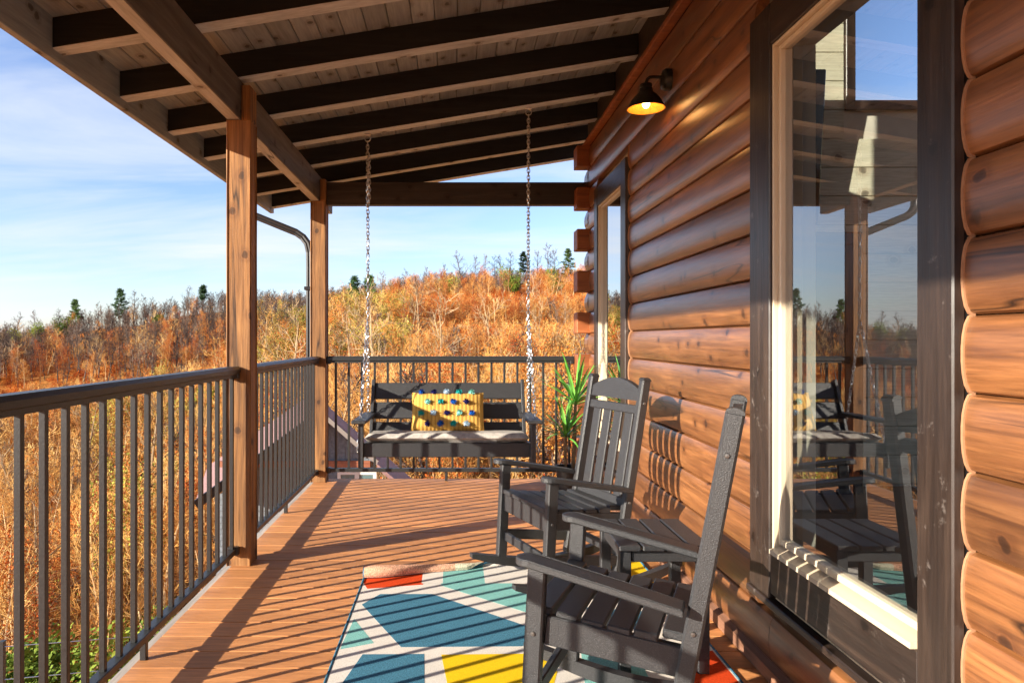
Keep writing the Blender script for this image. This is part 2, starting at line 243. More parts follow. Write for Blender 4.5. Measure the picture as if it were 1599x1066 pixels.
# ------------------------------------------------------------------ mesh helpers
class MB:
    def __init__(s): s.v = []; s.f = []; s.mi = []; s.cur = 0
    def add(s, vs, fs):
        o = len(s.v); s.v += [tuple(p) for p in vs]; s.f += [tuple(i+o for i in f) for f in fs]; s.mi += [s.cur]*len(fs)
    def box(s, x0, x1, y0, y1, z0, z1, b=0.0, M=None):
        if b <= 0:
            vs = [(x, y, z) for x in (x0, x1) for y in (y0, y1) for z in (z0, z1)]
            fs = [(0, 1, 3, 2), (4, 6, 7, 5), (0, 4, 5, 1), (2, 3, 7, 6), (0, 2, 6, 4), (1, 5, 7, 3)]
        else:
            c = ((x0, x1), (y0, y1), (z0, z1)); vs = []; idx = {}
            for i in (0, 1):
                for j in (0, 1):
                    for k in (0, 1):
                        p = [c[0][i], c[1][j], c[2][k]]; sg = [1-2*i, 1-2*j, 1-2*k]
                        for a in range(3):
                            q = [p[d] + (0 if d == a else sg[d]*b) for d in range(3)]
                            idx[(i, j, k, a)] = len(vs); vs.append(tuple(q))
            fs = []
            for a in range(3):
                o = [d for d in range(3) if d != a]
                for sd_ in (0, 1):
                    ring = []
                    for (p, q) in ((0, 0), (1, 0), (1, 1), (0, 1)):
                        key = [0, 0, 0]; key[a] = sd_; key[o[0]] = p; key[o[1]] = q; ring.append(idx[(*key, a)])
                    fs.append(tuple(ring))
            for a in range(3):
                o = [d for d in range(3) if d != a]
                for p in (0, 1):
                    for q in (0, 1):
                        k0 = [0, 0, 0]; k0[o[0]] = p; k0[o[1]] = q; k1 = list(k0); k1[a] = 1
                        fs.append((idx[(*k0, o[0])], idx[(*k1, o[0])], idx[(*k1, o[1])], idx[(*k0, o[1])]))
            for i in (0, 1):
                for j in (0, 1):
                    for k in (0, 1): fs.append((idx[(i, j, k, 0)], idx[(i, j, k, 1)], idx[(i, j, k, 2)]))
        if M: vs = [M @ Vector(p) for p in vs]
        s.add(vs, fs); return s
    def bar(s, p0, p1, w, h, up=(0, 0, 1), b=0.0):
        p0, p1 = Vector(p0), Vector(p1); d = p1-p0; ln = d.length; y = d.normalized(); x = y.cross(Vector(up)).normalized(); z = x.cross(y)
        M = Matrix((x, y, z)).transposed().to_4x4(); M.translation = p0
        return s.box(-w/2, w/2, 0, ln, -h/2, h/2, b, M)
    def tube(s, pts, r, n=8, cap=True):
        pts = [Vector(p) for p in pts]; rs = r if isinstance(r, (list, tuple)) else [r]*len(pts); vs = []; fs = []; ref = None
        for i, p in enumerate(pts):
            d = (pts[min(i+1, len(pts)-1)]-pts[max(i-1, 0)]).normalized()
            if ref is None: ref = d.orthogonal().normalized()
            ref = (ref - d*ref.dot(d)).normalized(); e = d.cross(ref)
            for k in range(n):
                a = 2*PI*k/n; vs.append(p + (ref*math.cos(a)+e*math.sin(a))*rs[i])
        for i in range(len(pts)-1):
            for k in range(n): fs.append((i*n+k, i*n+(k+1) % n, (i+1)*n+(k+1) % n, (i+1)*n+k))
        if cap: fs.append(tuple(range(n-1, -1, -1))); fs.append(tuple((len(pts)-1)*n+k for k in range(n)))
        s.add(vs, fs); return s
    def lathe(s, prof, n=24, M=None):
        vs = []; fs = []
        for (r, z) in prof:
            for k in range(n): a = 2*PI*k/n; vs.append(Vector((r*math.cos(a), r*math.sin(a), z)))
        for i in range(len(prof)-1):
            for k in range(n): fs.append((i*n+k, i*n+(k+1) % n, (i+1)*n+(k+1) % n, (i+1)*n+k))
        if M: vs = [M @ p for p in vs]
        s.add(vs, fs); return s
    def extrude(s, poly, vec, close=True):       # polygon (3-d points) swept along vec
        n = len(poly); vec = Vector(vec); a = [Vector(p) for p in poly]; vs = a + [p+vec for p in a]
        fs = [(i, (i+1) % n, n+(i+1) % n, n+i) for i in range(n if close else n-1)]
        if close: fs += [tuple(range(n-1, -1, -1)), tuple(range(n, 2*n))]
        s.add(vs, fs); return s
    def mesh(s, name, mats, off=Vector((0, 0, 0)), smooth=False):
        me = bpy.data.meshes.new(name); me.from_pydata([tuple(Vector(p)-off) for p in s.v], [], s.f)
        for m_ in (mats if isinstance(mats, (list, tuple)) else [mats]): me.materials.append(MATS[m_])
        if any(s.mi): me.polygons.foreach_set('material_index', s.mi)
        bm = bmesh.new(); bm.from_mesh(me); bmesh.ops.recalc_face_normals(bm, faces=bm.faces); bm.to_mesh(me); bm.free()
        if smooth: me.polygons.foreach_set('use_smooth', [True]*len(me.polygons)); me.set_sharp_from_angle(angle=R(40))
        me.update(); return me
    def build(s, name, mats, parent=None, smooth=False, **tags):
        off = OFF.get(parent, Vector((0, 0, 0))) if parent else tags.pop('origin', Vector((0, 0, 0)))
        tags.pop('origin', None); off = Vector(off)
        o = bpy.data.objects.new(name, s.mesh(name, mats, off, smooth)); COL.objects.link(o)
        if parent: o.parent = parent
        else: o.location = off
        OFF[o] = off
        for k, v in tags.items(): o[k] = v
        return o
OFF = {}
def thing(name, label, cat, loc=(0, 0, 0), group=None, kind=None):
    o = bpy.data.objects.new(name, None); COL.objects.link(o); o.location = loc; OFF[o] = Vector(loc); o.empty_display_size = 0.1
    o['label'] = label; o['category'] = cat
    if group: o['group'] = group
    if kind: o['kind'] = kind
    return o
def copy_tree(o, parent=None):
    c = o.copy(); COL.objects.link(c); c.parent = parent
    for ch in list(o.children): copy_tree(ch, c)
    return c
rnd = random.Random(7)

# ------------------------------------------------------------------ terrain
AZ = [-180, -100, -60, -45, -33, -25, -18, -13, -8, 0, 8, 20, 60, 120, 180]
RR = [0, 8, 14, 25, 40, 70, 110, 150, 190, 230, 300, 500, 1500, 4200, 7000]
TZ = {
 -180: [-2, -2, -2, -1.5, 0, 3, 5, 6, 6, 6, 6, 0, -40, -10, -60],
 -100: [-4.5, -5, -6, -9, -13, -18, -20, -22, -20, -14, -10, -30, -110, -20, -60],
 -60: [-4.5, -5.5, -8, -14, -19, -22, -22, -18, -12, -6, -9, -35, -110, -10, -60],
 -45: [-4.5, -5.5, -8, -14, -19, -22, -21, -15, -7, -3, -8, -40, -110, 15, -60],
 -33: [-4.5, -5.5, -8, -14, -18.5, -21, -19.5, -12.5, -4, -0.5, -7, -40, -110, 40, -60],
 -25: [-4.5, -5.5, -8, -13, -17, -19.5, -17.5, -9, 0, 5.0, -2, -30, -110, 25, -60],
 -18: [-4.5, -5, -7.5, -11, -15, -17, -14, -5, 3, 8.5, 4, -20, -100, 0, -60],
 -13: [-4.5, -5, -7, -9.5, -13, -14, -9, -1, 5, 9, 7, -10, -90, 0, -60],
 -8: [-4.5, -5, -6, -8.5, -12, -11, -4, 4, 9.5, 11.5, 8, -10, -80, 0, -60],
 0: [-4.5, -5, -6, -8.5, -12, -10, -2, 8, 14, 15, 11, 0, -80, 0, -60],
 8: [-4.5, -5, -6, -8.5, -12, -9, 0, 10, 16, 17, 13, 0, -80, 0, -60],
 20: [-4.5, -5, -6, -7, -7, -3, 6, 15, 20, 21, 15, 0, -80, 0, -60],
 60: [-3, -3, -3, -3, -2, 2, 8, 14, 18, 18, 12, 0, -60, 0, -60],
 120: [-2, -2, -2, -1.5, 0, 4, 8, 10, 10, 10, 10, 0, -40, 0, -60],
 180: [-2, -2, -2, -1.5, 0, 3, 5, 6, 6, 6, 6, 0, -40, -10, -60]}
def interp(xs, v):
    for i in range(len(xs)-2, -1, -1):
        if v >= xs[i]:
            f = min(1, (v-xs[i])/(xs[i+1]-xs[i])); return i, f
    return 0, 0
def ground(x, y):
    r = math.hypot(x, y); a = math.degrees(math.atan2(x, y))
    i, f = interp(AZ, a); f = f*f*(3-2*f); j, g_ = interp(RR, r); g_ = g_*g_*(3-2*g_)*0.5+g_*0.5
    a0, a1 = TZ[AZ[i]], TZ[AZ[i+1]]
    z = (a0[j]*(1-f)+a1[j]*f)*(1-g_) + (a0[j+1]*(1-f)+a1[j+1]*f)*g_
    am = min(1.6, r/60); fq = 0.022
    z += noise.noise((x*fq, y*fq, 3.3))*2.2*am + noise.noise((x*fq*3.5, y*fq*3.5, 7.1))*0.7*min(1, am)
    if r > 900: z += noise.noise((x*0.0012, y*0.0012, 1.0))*35*min(1, (r-900)/1500)
    return z
mb = MB(); nA = 240
rad = [0.0] + [2*(1.055**k) for k in range(155)]
rad = [q for q in rad if q < 7000] + [7000]
for q in rad:
    for k in range(nA):
        a = 2*PI*k/nA; x, y = q*math.sin(a), q*math.cos(a); mb.v.append((x, y, ground(x, y)))
for i in range(len(rad)-1):
    for k in range(nA): mb.f.append((i*nA+k, i*nA+(k+1) % nA, (i+1)*nA+(k+1) % nA, (i+1)*nA+k))
mb.mi = [0]*len(mb.f)
mb.build('ground', 'litter', smooth=True, kind='structure', label='rust coloured leaf litter on the valley slopes')

# ------------------------------------------------------------------ deck
XL, XR, DY0, DY1 = -1.215, 1.12, -2.4, 6.275
deck = thing('deck', 'reddish brown composite porch deck with boards running to the log wall', 'deck', (0, 2, 0), kind='structure')
pitch = 0.1445; nb = int((DY1-DY0)/pitch)
for i in range(nb):
    y0 = DY1-(i+1)*pitch+0.008; dz = rnd.uniform(-0.0006, 0.0006)
    MB().box(XL-rnd.uniform(0, 0.004), XR+0.04, y0, y0+pitch-0.008, -0.025+dz, dz, 0.0014).build('board', 'deck', deck)
MB().box(-1.262, -1.222, DY0, DY1, -0.24, -0.012, 0.003).build('rim_board', 'rim', deck)
MB().box(-1.262, 1.18, DY1+0.004, DY1+0.045, -0.24, -0.004, 0.003).build('rim_board', 'deck', deck)
mb = MB()
for i in range(22): mb.box(XL+0.02, XR, DY0+0.05+i*0.4, DY0+0.09+i*0.4, -0.22, -0.03)
mb.build('joists', 'rim', deck)
for (x, y) in ((-1.12, 6.1), (-1.12, 3.9), (-1.12, 1.4), (1.0, 6.1)):
    MB().box(x-0.07, x+0.07, y-0.07, y+0.07, ground(x, y)-0.3, -0.24).build('support_post', 'post', deck)

# ------------------------------------------------------------------ posts
BX0, BX1, BZ0, BZ1 = -1.24, -1.163, 2.43, 2.65
def post(y0, label, twist):
    x0, x1, y1 = -1.243, -1.108, y0+0.135
    t = thing('porch_post', label, 'post', ((x0+x1)/2, (y0+y1)/2, 0), 'rough wooden porch posts')
    mb = MB(); n = 14; rr = random.Random(int(y0*10))
    rings = []
    for i in range(n+1):
        z = 2.43*i/n; d = twist*(i/n); c, sn = math.cos(d), math.sin(d)
        ring = []
        for (sx, sy) in ((-1, -1), (1, -1), (1, 1), (-1, 1)):
            for e in (0, 1):
                bx, by = (0.006, 0) if (e == 0) == (sx*sy > 0) else (0, 0.006)
                px_, py_ = sx*(0.0675-bx), sy*(0.0675-by)
                ring.append(((x0+x1)/2+px_*c-py_*sn+rr.uniform(-.0006, .0006), (y0+y1)/2+px_*sn+py_*c+rr.uniform(-.0006, .0006), z))
        rings.append(ring)
    # keep ring order consistent around the section
    vs = [p for r_ in rings for p in r_]; fs = []
    for i in range(n):
        for k in range(8): fs.append((i*8+k, i*8+(k+1) % 8, (i+1)*8+(k+1) % 8, (i+1)*8+k))
    fs += [tuple(range(8)), tuple(n*8+k for k in range(8))]
    mb.add(vs, fs); mb.build('shaft', 'post', t)
    MB().box(BX1+0.003, x1-0.003, y0+0.004, y1-0.004, 2.431, 2.62, 0.004).build('tenon', 'post', t)
    return t
PY1, PY2 = 3.865, 6.13
post(PY1, 'weathered brown wooden post standing mid railing, nearest to the camera', R(1.2))
post(PY2, 'farther wooden corner post where the two railings meet by the downspout', R(0.4))

# ------------------------------------------------------------------ railings
def side_rail(y0, y1, label, foot_y, first):
    t = thing('railing', label, 'railing', (-1.195, (y0+y1)/2, 0), 'black metal porch railings')
    X = -1.197
    mb = MB(); prof = [(X-0.036, 1.052), (X-0.036, 1.072), (X-0.026, 1.087), (X+0.026, 1.087), (X+0.036, 1.072), (X+0.036, 1.052), (X+0.026, 1.046), (X+0.026, 1.03), (X-0.026, 1.03), (X-0.026, 1.046)]
    mb.extrude([(a, y0, b_) for a, b_ in prof], (0, y1-y0, 0)); mb.build('top_rail', 'rail', t)
    MB().box(X-0.021, X+0.021, y0, y1, 0.075, 0.105, 0.003).build('bottom_rail', 'rail', t)
    y = first; me = None
    while y < y1-0.03:
        if y > y0+0.03:
            if me is None:
                o = MB().box(X-0.0098, X+0.0098, y-0.0098, y+0.0098, 0.104, 1.031, 0.0015).build('baluster', 'rail', t); me = (o, y)
            else:
                o = me[0].copy(); COL.objects.link(o); o.parent = t; o.location = (0, y-me[1], 0)
        y += 0.1168
    for yy in foot_y: MB().box(X-0.012, X+0.012, yy-0.012, yy+0.012, 0.0, 0.076, 0.002).build('support_foot', 'rail', t)
    for yy, s_ in ((y0, 1), (y1, -1)):
        for z0, z1 in ((1.02, 1.06), (0.066, 0.112)):
            a, c = sorted((yy, yy+s_*0.035)); mb = MB().box(X-0.031, X+0.031, a+0.001, c, z0, z1, 0.004)
            mb.build('bracket', 'rail', t)
    return t
side_rail(-1.6, PY1, 'black metal railing along the left edge, from the camera to the nearer post', (2.74, 0.4), 1.953-0.1168*26)
side_rail(PY1+0.135, PY2, 'black metal railing section between the two wooden posts', (5.05,), PY1+0.2)
t = thing('railing', 'black metal railing across the far end of the deck behind the swing', 'railing', (0, 6.2, 0), 'black metal porch railings')
Y = 6.2; xa, xb = -1.108, 1.045
mb = MB(); prof = [(-0.036, 1.052), (-0.036, 1.072), (-0.026, 1.087), (0.026, 1.087), (0.036, 1.072), (0.036, 1.052), (0.026, 1.046), (0.026, 1.03), (-0.026, 1.03), (-0.026, 1.046)]
mb.extrude([(xa, Y+a, b_) for a, b_ in prof], (xb-xa, 0, 0)); mb.build('top_rail', 'rail', t)
MB().box(xa, xb, Y-0.021, Y+0.021, 0.08, 0.112, 0.003).build('bottom_rail', 'rail', t)
me = None; x = -1.032
while x < xb-0.02:
    if me is None: o = MB().box(x-0.0098, x+0.0098, Y-0.0098, Y+0.0098, 0.111, 1.031, 0.0015).build('baluster', 'rail', t); me = (o, x)
    else: o = me[0].copy(); COL.objects.link(o); o.parent = t; o.location = (x-me[1], 0, 0)
    x += 0.1132
MB().box(-0.08, -0.056, Y-0.012, Y+0.012, 0.0, 0.081, 0.002).build('support_foot', 'rail', t)
for a in (xa, xb-0.035):
    for z0, z1 in ((1.02, 1.06), (0.07, 0.118)): MB().box(a+0.001, a+0.034, Y-0.031, Y+0.031, z0, z1, 0.004).build('bracket', 'rail', t)

# ------------------------------------------------------------------ porch roof
SL = 0.163
def rz(x): return 2.65 + SL*(x+1.165)          # underside of the rafters
RY0, RYE = -2.6, 7.14
roof = thing('porch_roof', 'dark stained lean-to porch roof with exposed rafters and plank ceiling', 'porch roof', (0, 2, 2.43))
rfy = [3.2+0.645*k for k in range(-8, 7)]
XO, XW = -1.81, 1.165
for i, y in enumerate(rfy):
    yy = min(y, RYE-0.09)
    x_end = XW if yy < 6.2 else 1.5
    mb = MB(); z0, z1 = rz(XO), rz(x_end)
    b_ = 0.004
    sec = [(0, 0+b_), (b_, 0), (0.09-b_, 0), (0.09, b_), (0.09, 0.139), (0, 0.139)]
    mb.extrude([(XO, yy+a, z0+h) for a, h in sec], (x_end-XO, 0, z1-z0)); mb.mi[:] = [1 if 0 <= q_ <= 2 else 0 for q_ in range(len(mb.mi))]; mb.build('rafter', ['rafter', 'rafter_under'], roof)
# ceiling boards run along Y
bw = 0.122; x = XO
while x < 1.49:
    x1 = min(x+bw-0.004, 1.5); mb = MB(); zc = 0.1405
    ye = RYE-0.001
    if x > XW-0.02: ya = 6.25
    else: ya = RY0
    zz = [(x, rz(x)+zc+0.003), (x+0.004, rz(x+0.004)+zc), (x1-0.004, rz(x1-0.004)+zc), (x1, rz(x1)+zc+0.003), (x1, rz(x1)+zc+0.022), (x, rz(x)+zc+0.022)]
    mb.extrude([(a, ya, h) for a, h in zz], (0, ye-ya, 0)); mb.build('ceiling_board', 'ceiling', roof); x += bw
mb = MB(); mb.extrude([(-1.86, RY0, rz(-1.86)+0.168), (1.162, RY0, rz(1.162)+0.168), (1.162, RY0, rz(1.162)+0.2), (-1.86, RY0, rz(-1.86)+0.2)], (0, RYE+0.02-RY0, 0)); mb.build('roofing', 'roofing', roof)
mb = MB(); mb.extrude([(1.1625, 6.25, rz(1.1625)+0.168), (1.6, 6.25, rz(1.6)+0.168), (1.6, 6.25, rz(1.6)+0.2), (1.1625, 6.25, rz(1.1625)+0.2)], (0, RYE+0.02-6.25, 0)); mb.build('roofing', 'roofing', roof)
MB().box(-1.85, XO-0.002, RY0, RYE, 2.50, 2.715, 0.003).build('fascia', 'fascia', roof)
g_ = MB(); gp = [(-1.853, 2.72), (-1.853, 2.595), (-1.93, 2.595), (-1.95, 2.63), (-1.95, 2.71), (-1.958, 2.72), (-1.944, 2.72), (-1.942, 2.635), (-1.925, 2.605), (-1.86, 2.605), (-1.86, 2.72)]
g_.extrude([(a, RY0, h) for a, h in gp], (0, RYE-RY0, 0)); g_.build('gutter', 'gutter', roof)
for (a, c) in ((RY0, PY1), (PY1+0.001, RYE-0.35)):
    mb = MB().box(BX0, BX1, a, c, BZ0+0.0015, BZ1-0.001, 0.005); mb.mi[4] = 1; mb.build('beam', ['beam', 'beam_under_lit'], roof)
MB().box(-1.106, 1.2, 6.17, 6.26, 2.405, 2.60, 0.004).build('end_beam', 'beam_x', roof)
MB().box(1.17, 1.215, RY0, 6.2, 2.895, 3.22, 0.003).build('ledger', 'beam_x', roof)
# downspout
ds = thing('downspout', 'dark bronze ribbed downspout bending from the eave behind the far post', 'downspout', (-1.31, 6.5, 0))
path = [(-1.90, 6.52, 2.60), (-1.90, 6.52, 2.46), (-1.87, 6.52, 2.40), (-1.82, 6.52, 2.365), (-1.45, 6.52, 2.215), (-1.385, 6.51, 2.17), (-1.34, 6.5, 2.11), (-1.322, 6.5, 2.03), (-1.32, 6.5, 1.9), (-1.32, 6.5, -4.0)]
mb = MB(); pts = [Vector(p) for p in path]; vs = []; fs = []; sect = []
for q in range(16):
    a = 2*PI*q/16; rr_ = 0.036*(1 if q % 2 else 0.86); cx_, sx_ = math.cos(a), math.sin(a); k = 1/max(abs(cx_), abs(sx_))*0.9; sect.append((cx_*rr_*k, sx_*rr_*k))
for i, p in enumerate(pts):
    d = (pts[min(i+1, len(pts)-1)]-pts[max(i-1, 0)]).normalized(); e = Vector((0, 1, 0)); f_ = d.cross(e).normalized()
    for (a, c) in sect: vs.append(p+f_*a+e*c)
for i in range(len(pts)-1):
    for k in range(16): fs.append((i*16+k, i*16+(k+1) % 16, (i+1)*16+(k+1) % 16, (i+1)*16+k))
mb.add(vs, fs); mb.build('pipe', 'gutter', ds)
for z in (1.7, 0.9): MB().box(-1.366, -1.274, 6.458, 6.545, z-0.016, z+0.016, 0.003).build('strap', 'gutter', ds)

# ------------------------------------------------------------------ log house
SEAM, CREST, TF = 1.172, 1.146, 1.124
house = thing('log_house', 'brown stained log house wall with two black trimmed windows', 'house', (1.4, 2, 0))
Z0, PT = 0.05, 0.177
WIN = [(1.60, 2.70), (4.665, 5.705)]             # trim outer edges along Y
WZ0, WZ1 = 0.31, 2.435
def log_piece(ya, yb, z, h=PT):
    mb = MB(); prof = []; n = 9
    for k in range(n+1):
        a = PI*k/n; prof.append((SEAM-(SEAM-CREST)*math.sin(a)**0.75 if 0 < k < n else SEAM, z+0.0015+(h-0.003)*(0.5-0.5*math.cos(a))))
    prof += [(SEAM+0.03, z+h-0.0015), (SEAM+0.03, z+0.0015)]
    mb.extrude([(a, ya, c) for a, c in prof], (0, yb-ya, 0)); o = mb.build('log', 'log', house, smooth=True); return o
def caulk(y, z, h=PT):
    pts = []
    for k in range(10):
        a = PI*k/9; pts.append((SEAM-(SEAM-CREST)*math.sin(a)**0.75-0.001, y, z+h*(0.5-0.5*math.cos(a))))
    mb = MB().tube(pts, 0.0045, 5); mb.build('caulk', 'caulk', house, smooth=True)
WY0, WY1 = -2.5, 6.2
k = 0; z = Z0
segs_all = [(WY0, WIN[0][0]-0.004), (WIN[0][1]+0.004, WIN[1][0]-0.004), (WIN[1][1]+0.004, WY1)]
while z < 2.85:
    inband = z+PT > WZ0+0.01 and z < WZ1-0.01
    if inband:
        for (a, c) in segs_all: log_piece(a, c, z)
        for y in (WIN[0][0]-0.003, WIN[1][0]-0.003): caulk(y, z)
    else:
        cuts = [WY0, rnd.uniform(1.8, 3.8), WY1]
        log_piece(WY0, cuts[1]-0.001, z); log_piece(cuts[1]+0.001, WY1, z)
    z += PT; k += 1
WTOP = z
MB().box(1.11, 1.165, WY0, 6.15, WTOP+0.002, WTOP+0.036, 0.004).build('cap_trim', 'log_end', house)
mb = MB(); mb.extrude([(1.13, WY0, 0.004), (1.13, WY0, 0.052), (1.168, WY0, 0.06), (1.168, WY0, 0.004)], (0, WY1-WY0, 0)); mb.build('skirt_board', 'skirt', house)
for i in range(9):
    zc = 2.796-0.3555*i; mb = MB().box(1.045, 1.205, 6.03, 6.205, zc-0.0885, zc+0.0885, 0.006); o = mb.build('log_tail', 'log_end', house)
for i in range(8):
    zc = 2.618-0.3555*i; mb = MB(); prof = []
    for q in range(9):
        a = PI*q/8; prof.append((1.205-0.065*math.sin(a)**0.7, zc-0.0875+0.175*(0.5-0.5*math.cos(a))))
    prof += [(1.24, zc+0.0875), (1.24, zc-0.0875)]
    mb.extrude([(a, 6.07, c) for a, c in prof], (0, 0.15, 0)); mb.build('log_tail', 'log', house)
# body of the house: sheathing behind the logs with openings, far gable, floor, rear walls, roof
mb = MB(); SX0, SX1 = 1.215, 1.29
op = [(1.727, 2.531), (4.80, 5.585)]; oz0, oz1 = 0.475, 2.285
ycuts = [WY0, op[0][0], op[0][1], op[1][0], op[1][1], 6.15]
for i in range(5):
    if i in (1, 3): mb.box(SX0, SX1, ycuts[i], ycuts[i+1], -0.2, oz0); mb.box(SX0, SX1, ycuts[i], ycuts[i+1], oz1, 3.3)
    else: mb.box(SX0, SX1, ycuts[i], ycuts[i+1], -0.2, 3.3)
for (a, c) in ((WY0, 0.4), (2.4, 4.71), (5.95, 6.15)): mb.box(SX0, SX1, a, c, 3.3, 4.9)
mb.box(SX0, SX1, WY0, 6.15, 4.9, 5.2)
mb.build('side_wall', 'interior', house)
GW = (3.42, 4.9, 3.27, 4.7)
mb = MB(); GYo = 6.1
mb.box(SX1+0.002, GW[0], GYo, GYo+0.1, -4.8, 5.2); mb.box(GW[1], 6.6, GYo, GYo+0.1, -4.8, 5.2); mb.box(GW[0], GW[1], GYo, GYo+0.1, -4.8, GW[2]); mb.box(GW[0], GW[1], GYo, GYo+0.1, GW[3], 5.2)
mb.build('gable_wall', 'interior', house)
z = 0.0; ph = 0.246
while z < 5.1:
    spans = [(1.30, 6.5)]
    if z+ph > GW[2]-0.08 and z < GW[3]+0.08: spans = [(1.30, GW[0]-0.082), (GW[1]+0.082, 6.5)]
    for (a, c) in spans: MB().box(a, c, 6.075, 6.096, z+0.002, z+ph-0.003, 0.004).build('plank', 'shiplap', house)
    z += ph
gwn = MB()
for (a, b_, c, d) in ((GW[0]-0.08, GW[0], GW[2]-0.08, GW[3]+0.08), (GW[1], GW[1]+0.08, GW[2]-0.08, GW[3]+0.08), (GW[0]+.001, GW[1]-.001, GW[2]-0.08, GW[2]), (GW[0]+.001, GW[1]-.001, GW[3], GW[3]+0.08)):
    gwn.box(a, b_, 6.04, 6.073, c, d, 0.004)
gwn.build('gable_window_trim', 'trim', house)
MB().box(1.22, 6.6, WY0, 6.2, 5.202, 5.3).build('roof', 'roofing', house)
rw = MB()
for q in ((WY0, 6.2, -4.8, 0.6), (WY0, 6.2, 4.6, 5.2), (WY0, -1.6, 0.6, 4.6), (1.6, 2.2, 0.6, 4.6), (5.4, 6.2, 0.6, 4.6)): rw.box(6.6, 6.7, *q)
rw.build('rear_wall', 'interior', house)
MB().box(1.292, 6.598, WY0-0.1, WY0-0.002, -4.8, 5.2).build('near_wall', 'interior', house)
MB().box(1.292, 6.598, WY0, 6.07, -0.12, -0.02).build('room_floor', 'interior_floor', house)
MB().box(1.20, 1.29, WY0, 6.19, -5.2, -0.21).build('foundation', 'shingle', house)

def window(y0, y1, o0, o1, label):
    w_ = MB().box(TF, TF+0.03, y0, o0-0.001, WZ0+0.001, WZ1-0.001, 0.004).build('window_frame', 'trim', house)   # near casing
    w_['label'] = label
    MB().box(TF, TF+0.03, o1+0.001, y1, WZ0+0.001, WZ1-0.001, 0.004).build('casing', 'trim', w_)
    MB().box(TF+0.003, TF+0.03, o0, o1, oz1, WZ1-0.001, 0.003).build('casing', 'trim_h', w_)
    MB().box(TF+0.003, TF+0.03, o0, o1, WZ0+0.02, oz0, 0.003).build('casing', 'trim_h', w_)
    MB().box(TF-0.012, TF+0.028, y0-0.002, y1+0.004, WZ0-0.025, WZ0, 0.004).build('sill_board', 'trim_h', w_)
    mb = MB()      # dark backing between trim and logs
    mb.box(TF+0.0305, SEAM+0.02, y0+0.003, o0, WZ0, WZ1); mb.box(TF+0.0305, SEAM+0.02, o1, y1-0.003, WZ0, WZ1)
    mb.box(TF+0.0305, SEAM+0.02, o0+.001, o1-.001, WZ0, oz0-0.001); mb.box(TF+0.0305, SEAM+0.02, o0+.001, o1-.001, oz1+0.001, WZ1)
    mb.build('casing_core', 'rafter', w_)
    f = MB()       # beige frame, stepped reveal
    f.box(TF+0.010, 1.238, o0, o0+0.012, oz0+.001, oz1-.001, 0.002); f.box(TF+0.010, 1.238, o1-0.012, o1, oz0+.001, oz1-.001, 0.002)
    f.box(TF+0.010, 1.238, o0+.0125, o1-.0125, oz1-0.012, oz1-.001, 0.002); 
    f.extrude([(TF-0.006, o0+.0125, oz0+0.001), (TF-0.006, o0+.0125, oz0+0.016), (TF+0.05, o0+.0125, oz0+0.03), (1.238, o0+.0125, oz0+0.034), (1.238, o0+.0125, oz0+0.001)], (0, o1-o0-0.025, 0))
    f.box(1.150, 1.190, o0+.0125, o0+0.030, oz0+0.034, oz1-.0125, 0.003); f.box(1.150, 1.190, o1-0.030, o1-.0125, oz0+0.034, oz1-.0125, 0.003)
    f.box(1.150, 1.190, o0+.0305, o1-.0305, oz1-0.030, oz1-.0125, 0.003); f.box(1.150, 1.190, o0+.0305, o1-.0305, oz0+0.034, oz0+0.056, 0.003)
    f.build('sash', 'vinyl', w_)
    g2 = MB(); g2.add([(1.168, o0+.030, oz0+.056), (1.168, o1-.030, oz0+.056), (1.168, o1-.030, oz1-.030), (1.168, o0+.030, oz1-.030)], [(0, 1, 2, 3)]); gp_ = g2.build('pane', 'glass', w_)
    if gp_.data.polygons[0].normal.x > 0: gp_.data.flip_normals()
window(*WIN[0], *op[0], 'large window beside the near rocking chair reflecting the porch')
window(*WIN[1], *op[1], 'farther window next to the corner of the log house')
tv = thing('television', 'large black wall television seen through the near window', 'television', (2.3, 5.9, 2.5))
M_ = Matrix.Translation((2.2, 5.97, 2.2)) @ Matrix.Rotation(R(6), 4, 'X')
MB().box(-0.75, 0.84, -0.05, 0.0, 0.0, 1.25, 0.008, M_).build('panel', 'tv', tv)
MB().box(1.9, 2.5, 5.9, 6.07, 2.5, 2.8).build('wall_bracket', 'tv', tv)

blk = thing('sun_patch_blocker', 'dark cabinet under the television, added to cover a sunlit patch on the boards', 'cabinet', (2.3, 5.9, 0))
MB().box(1.36, 3.3, 5.72, 6.07, -0.015, 2.1, 0.01).build('body', 'tv', blk)  # made-up cabinet shape, added to cover a sunlit patch on the boards
for q in range(3): MB().box(1.4+q*0.635, 2.02+q*0.635, 5.70, 5.718, 0.1, 2.0, 0.006).build('blocker_front', 'tv', blk)

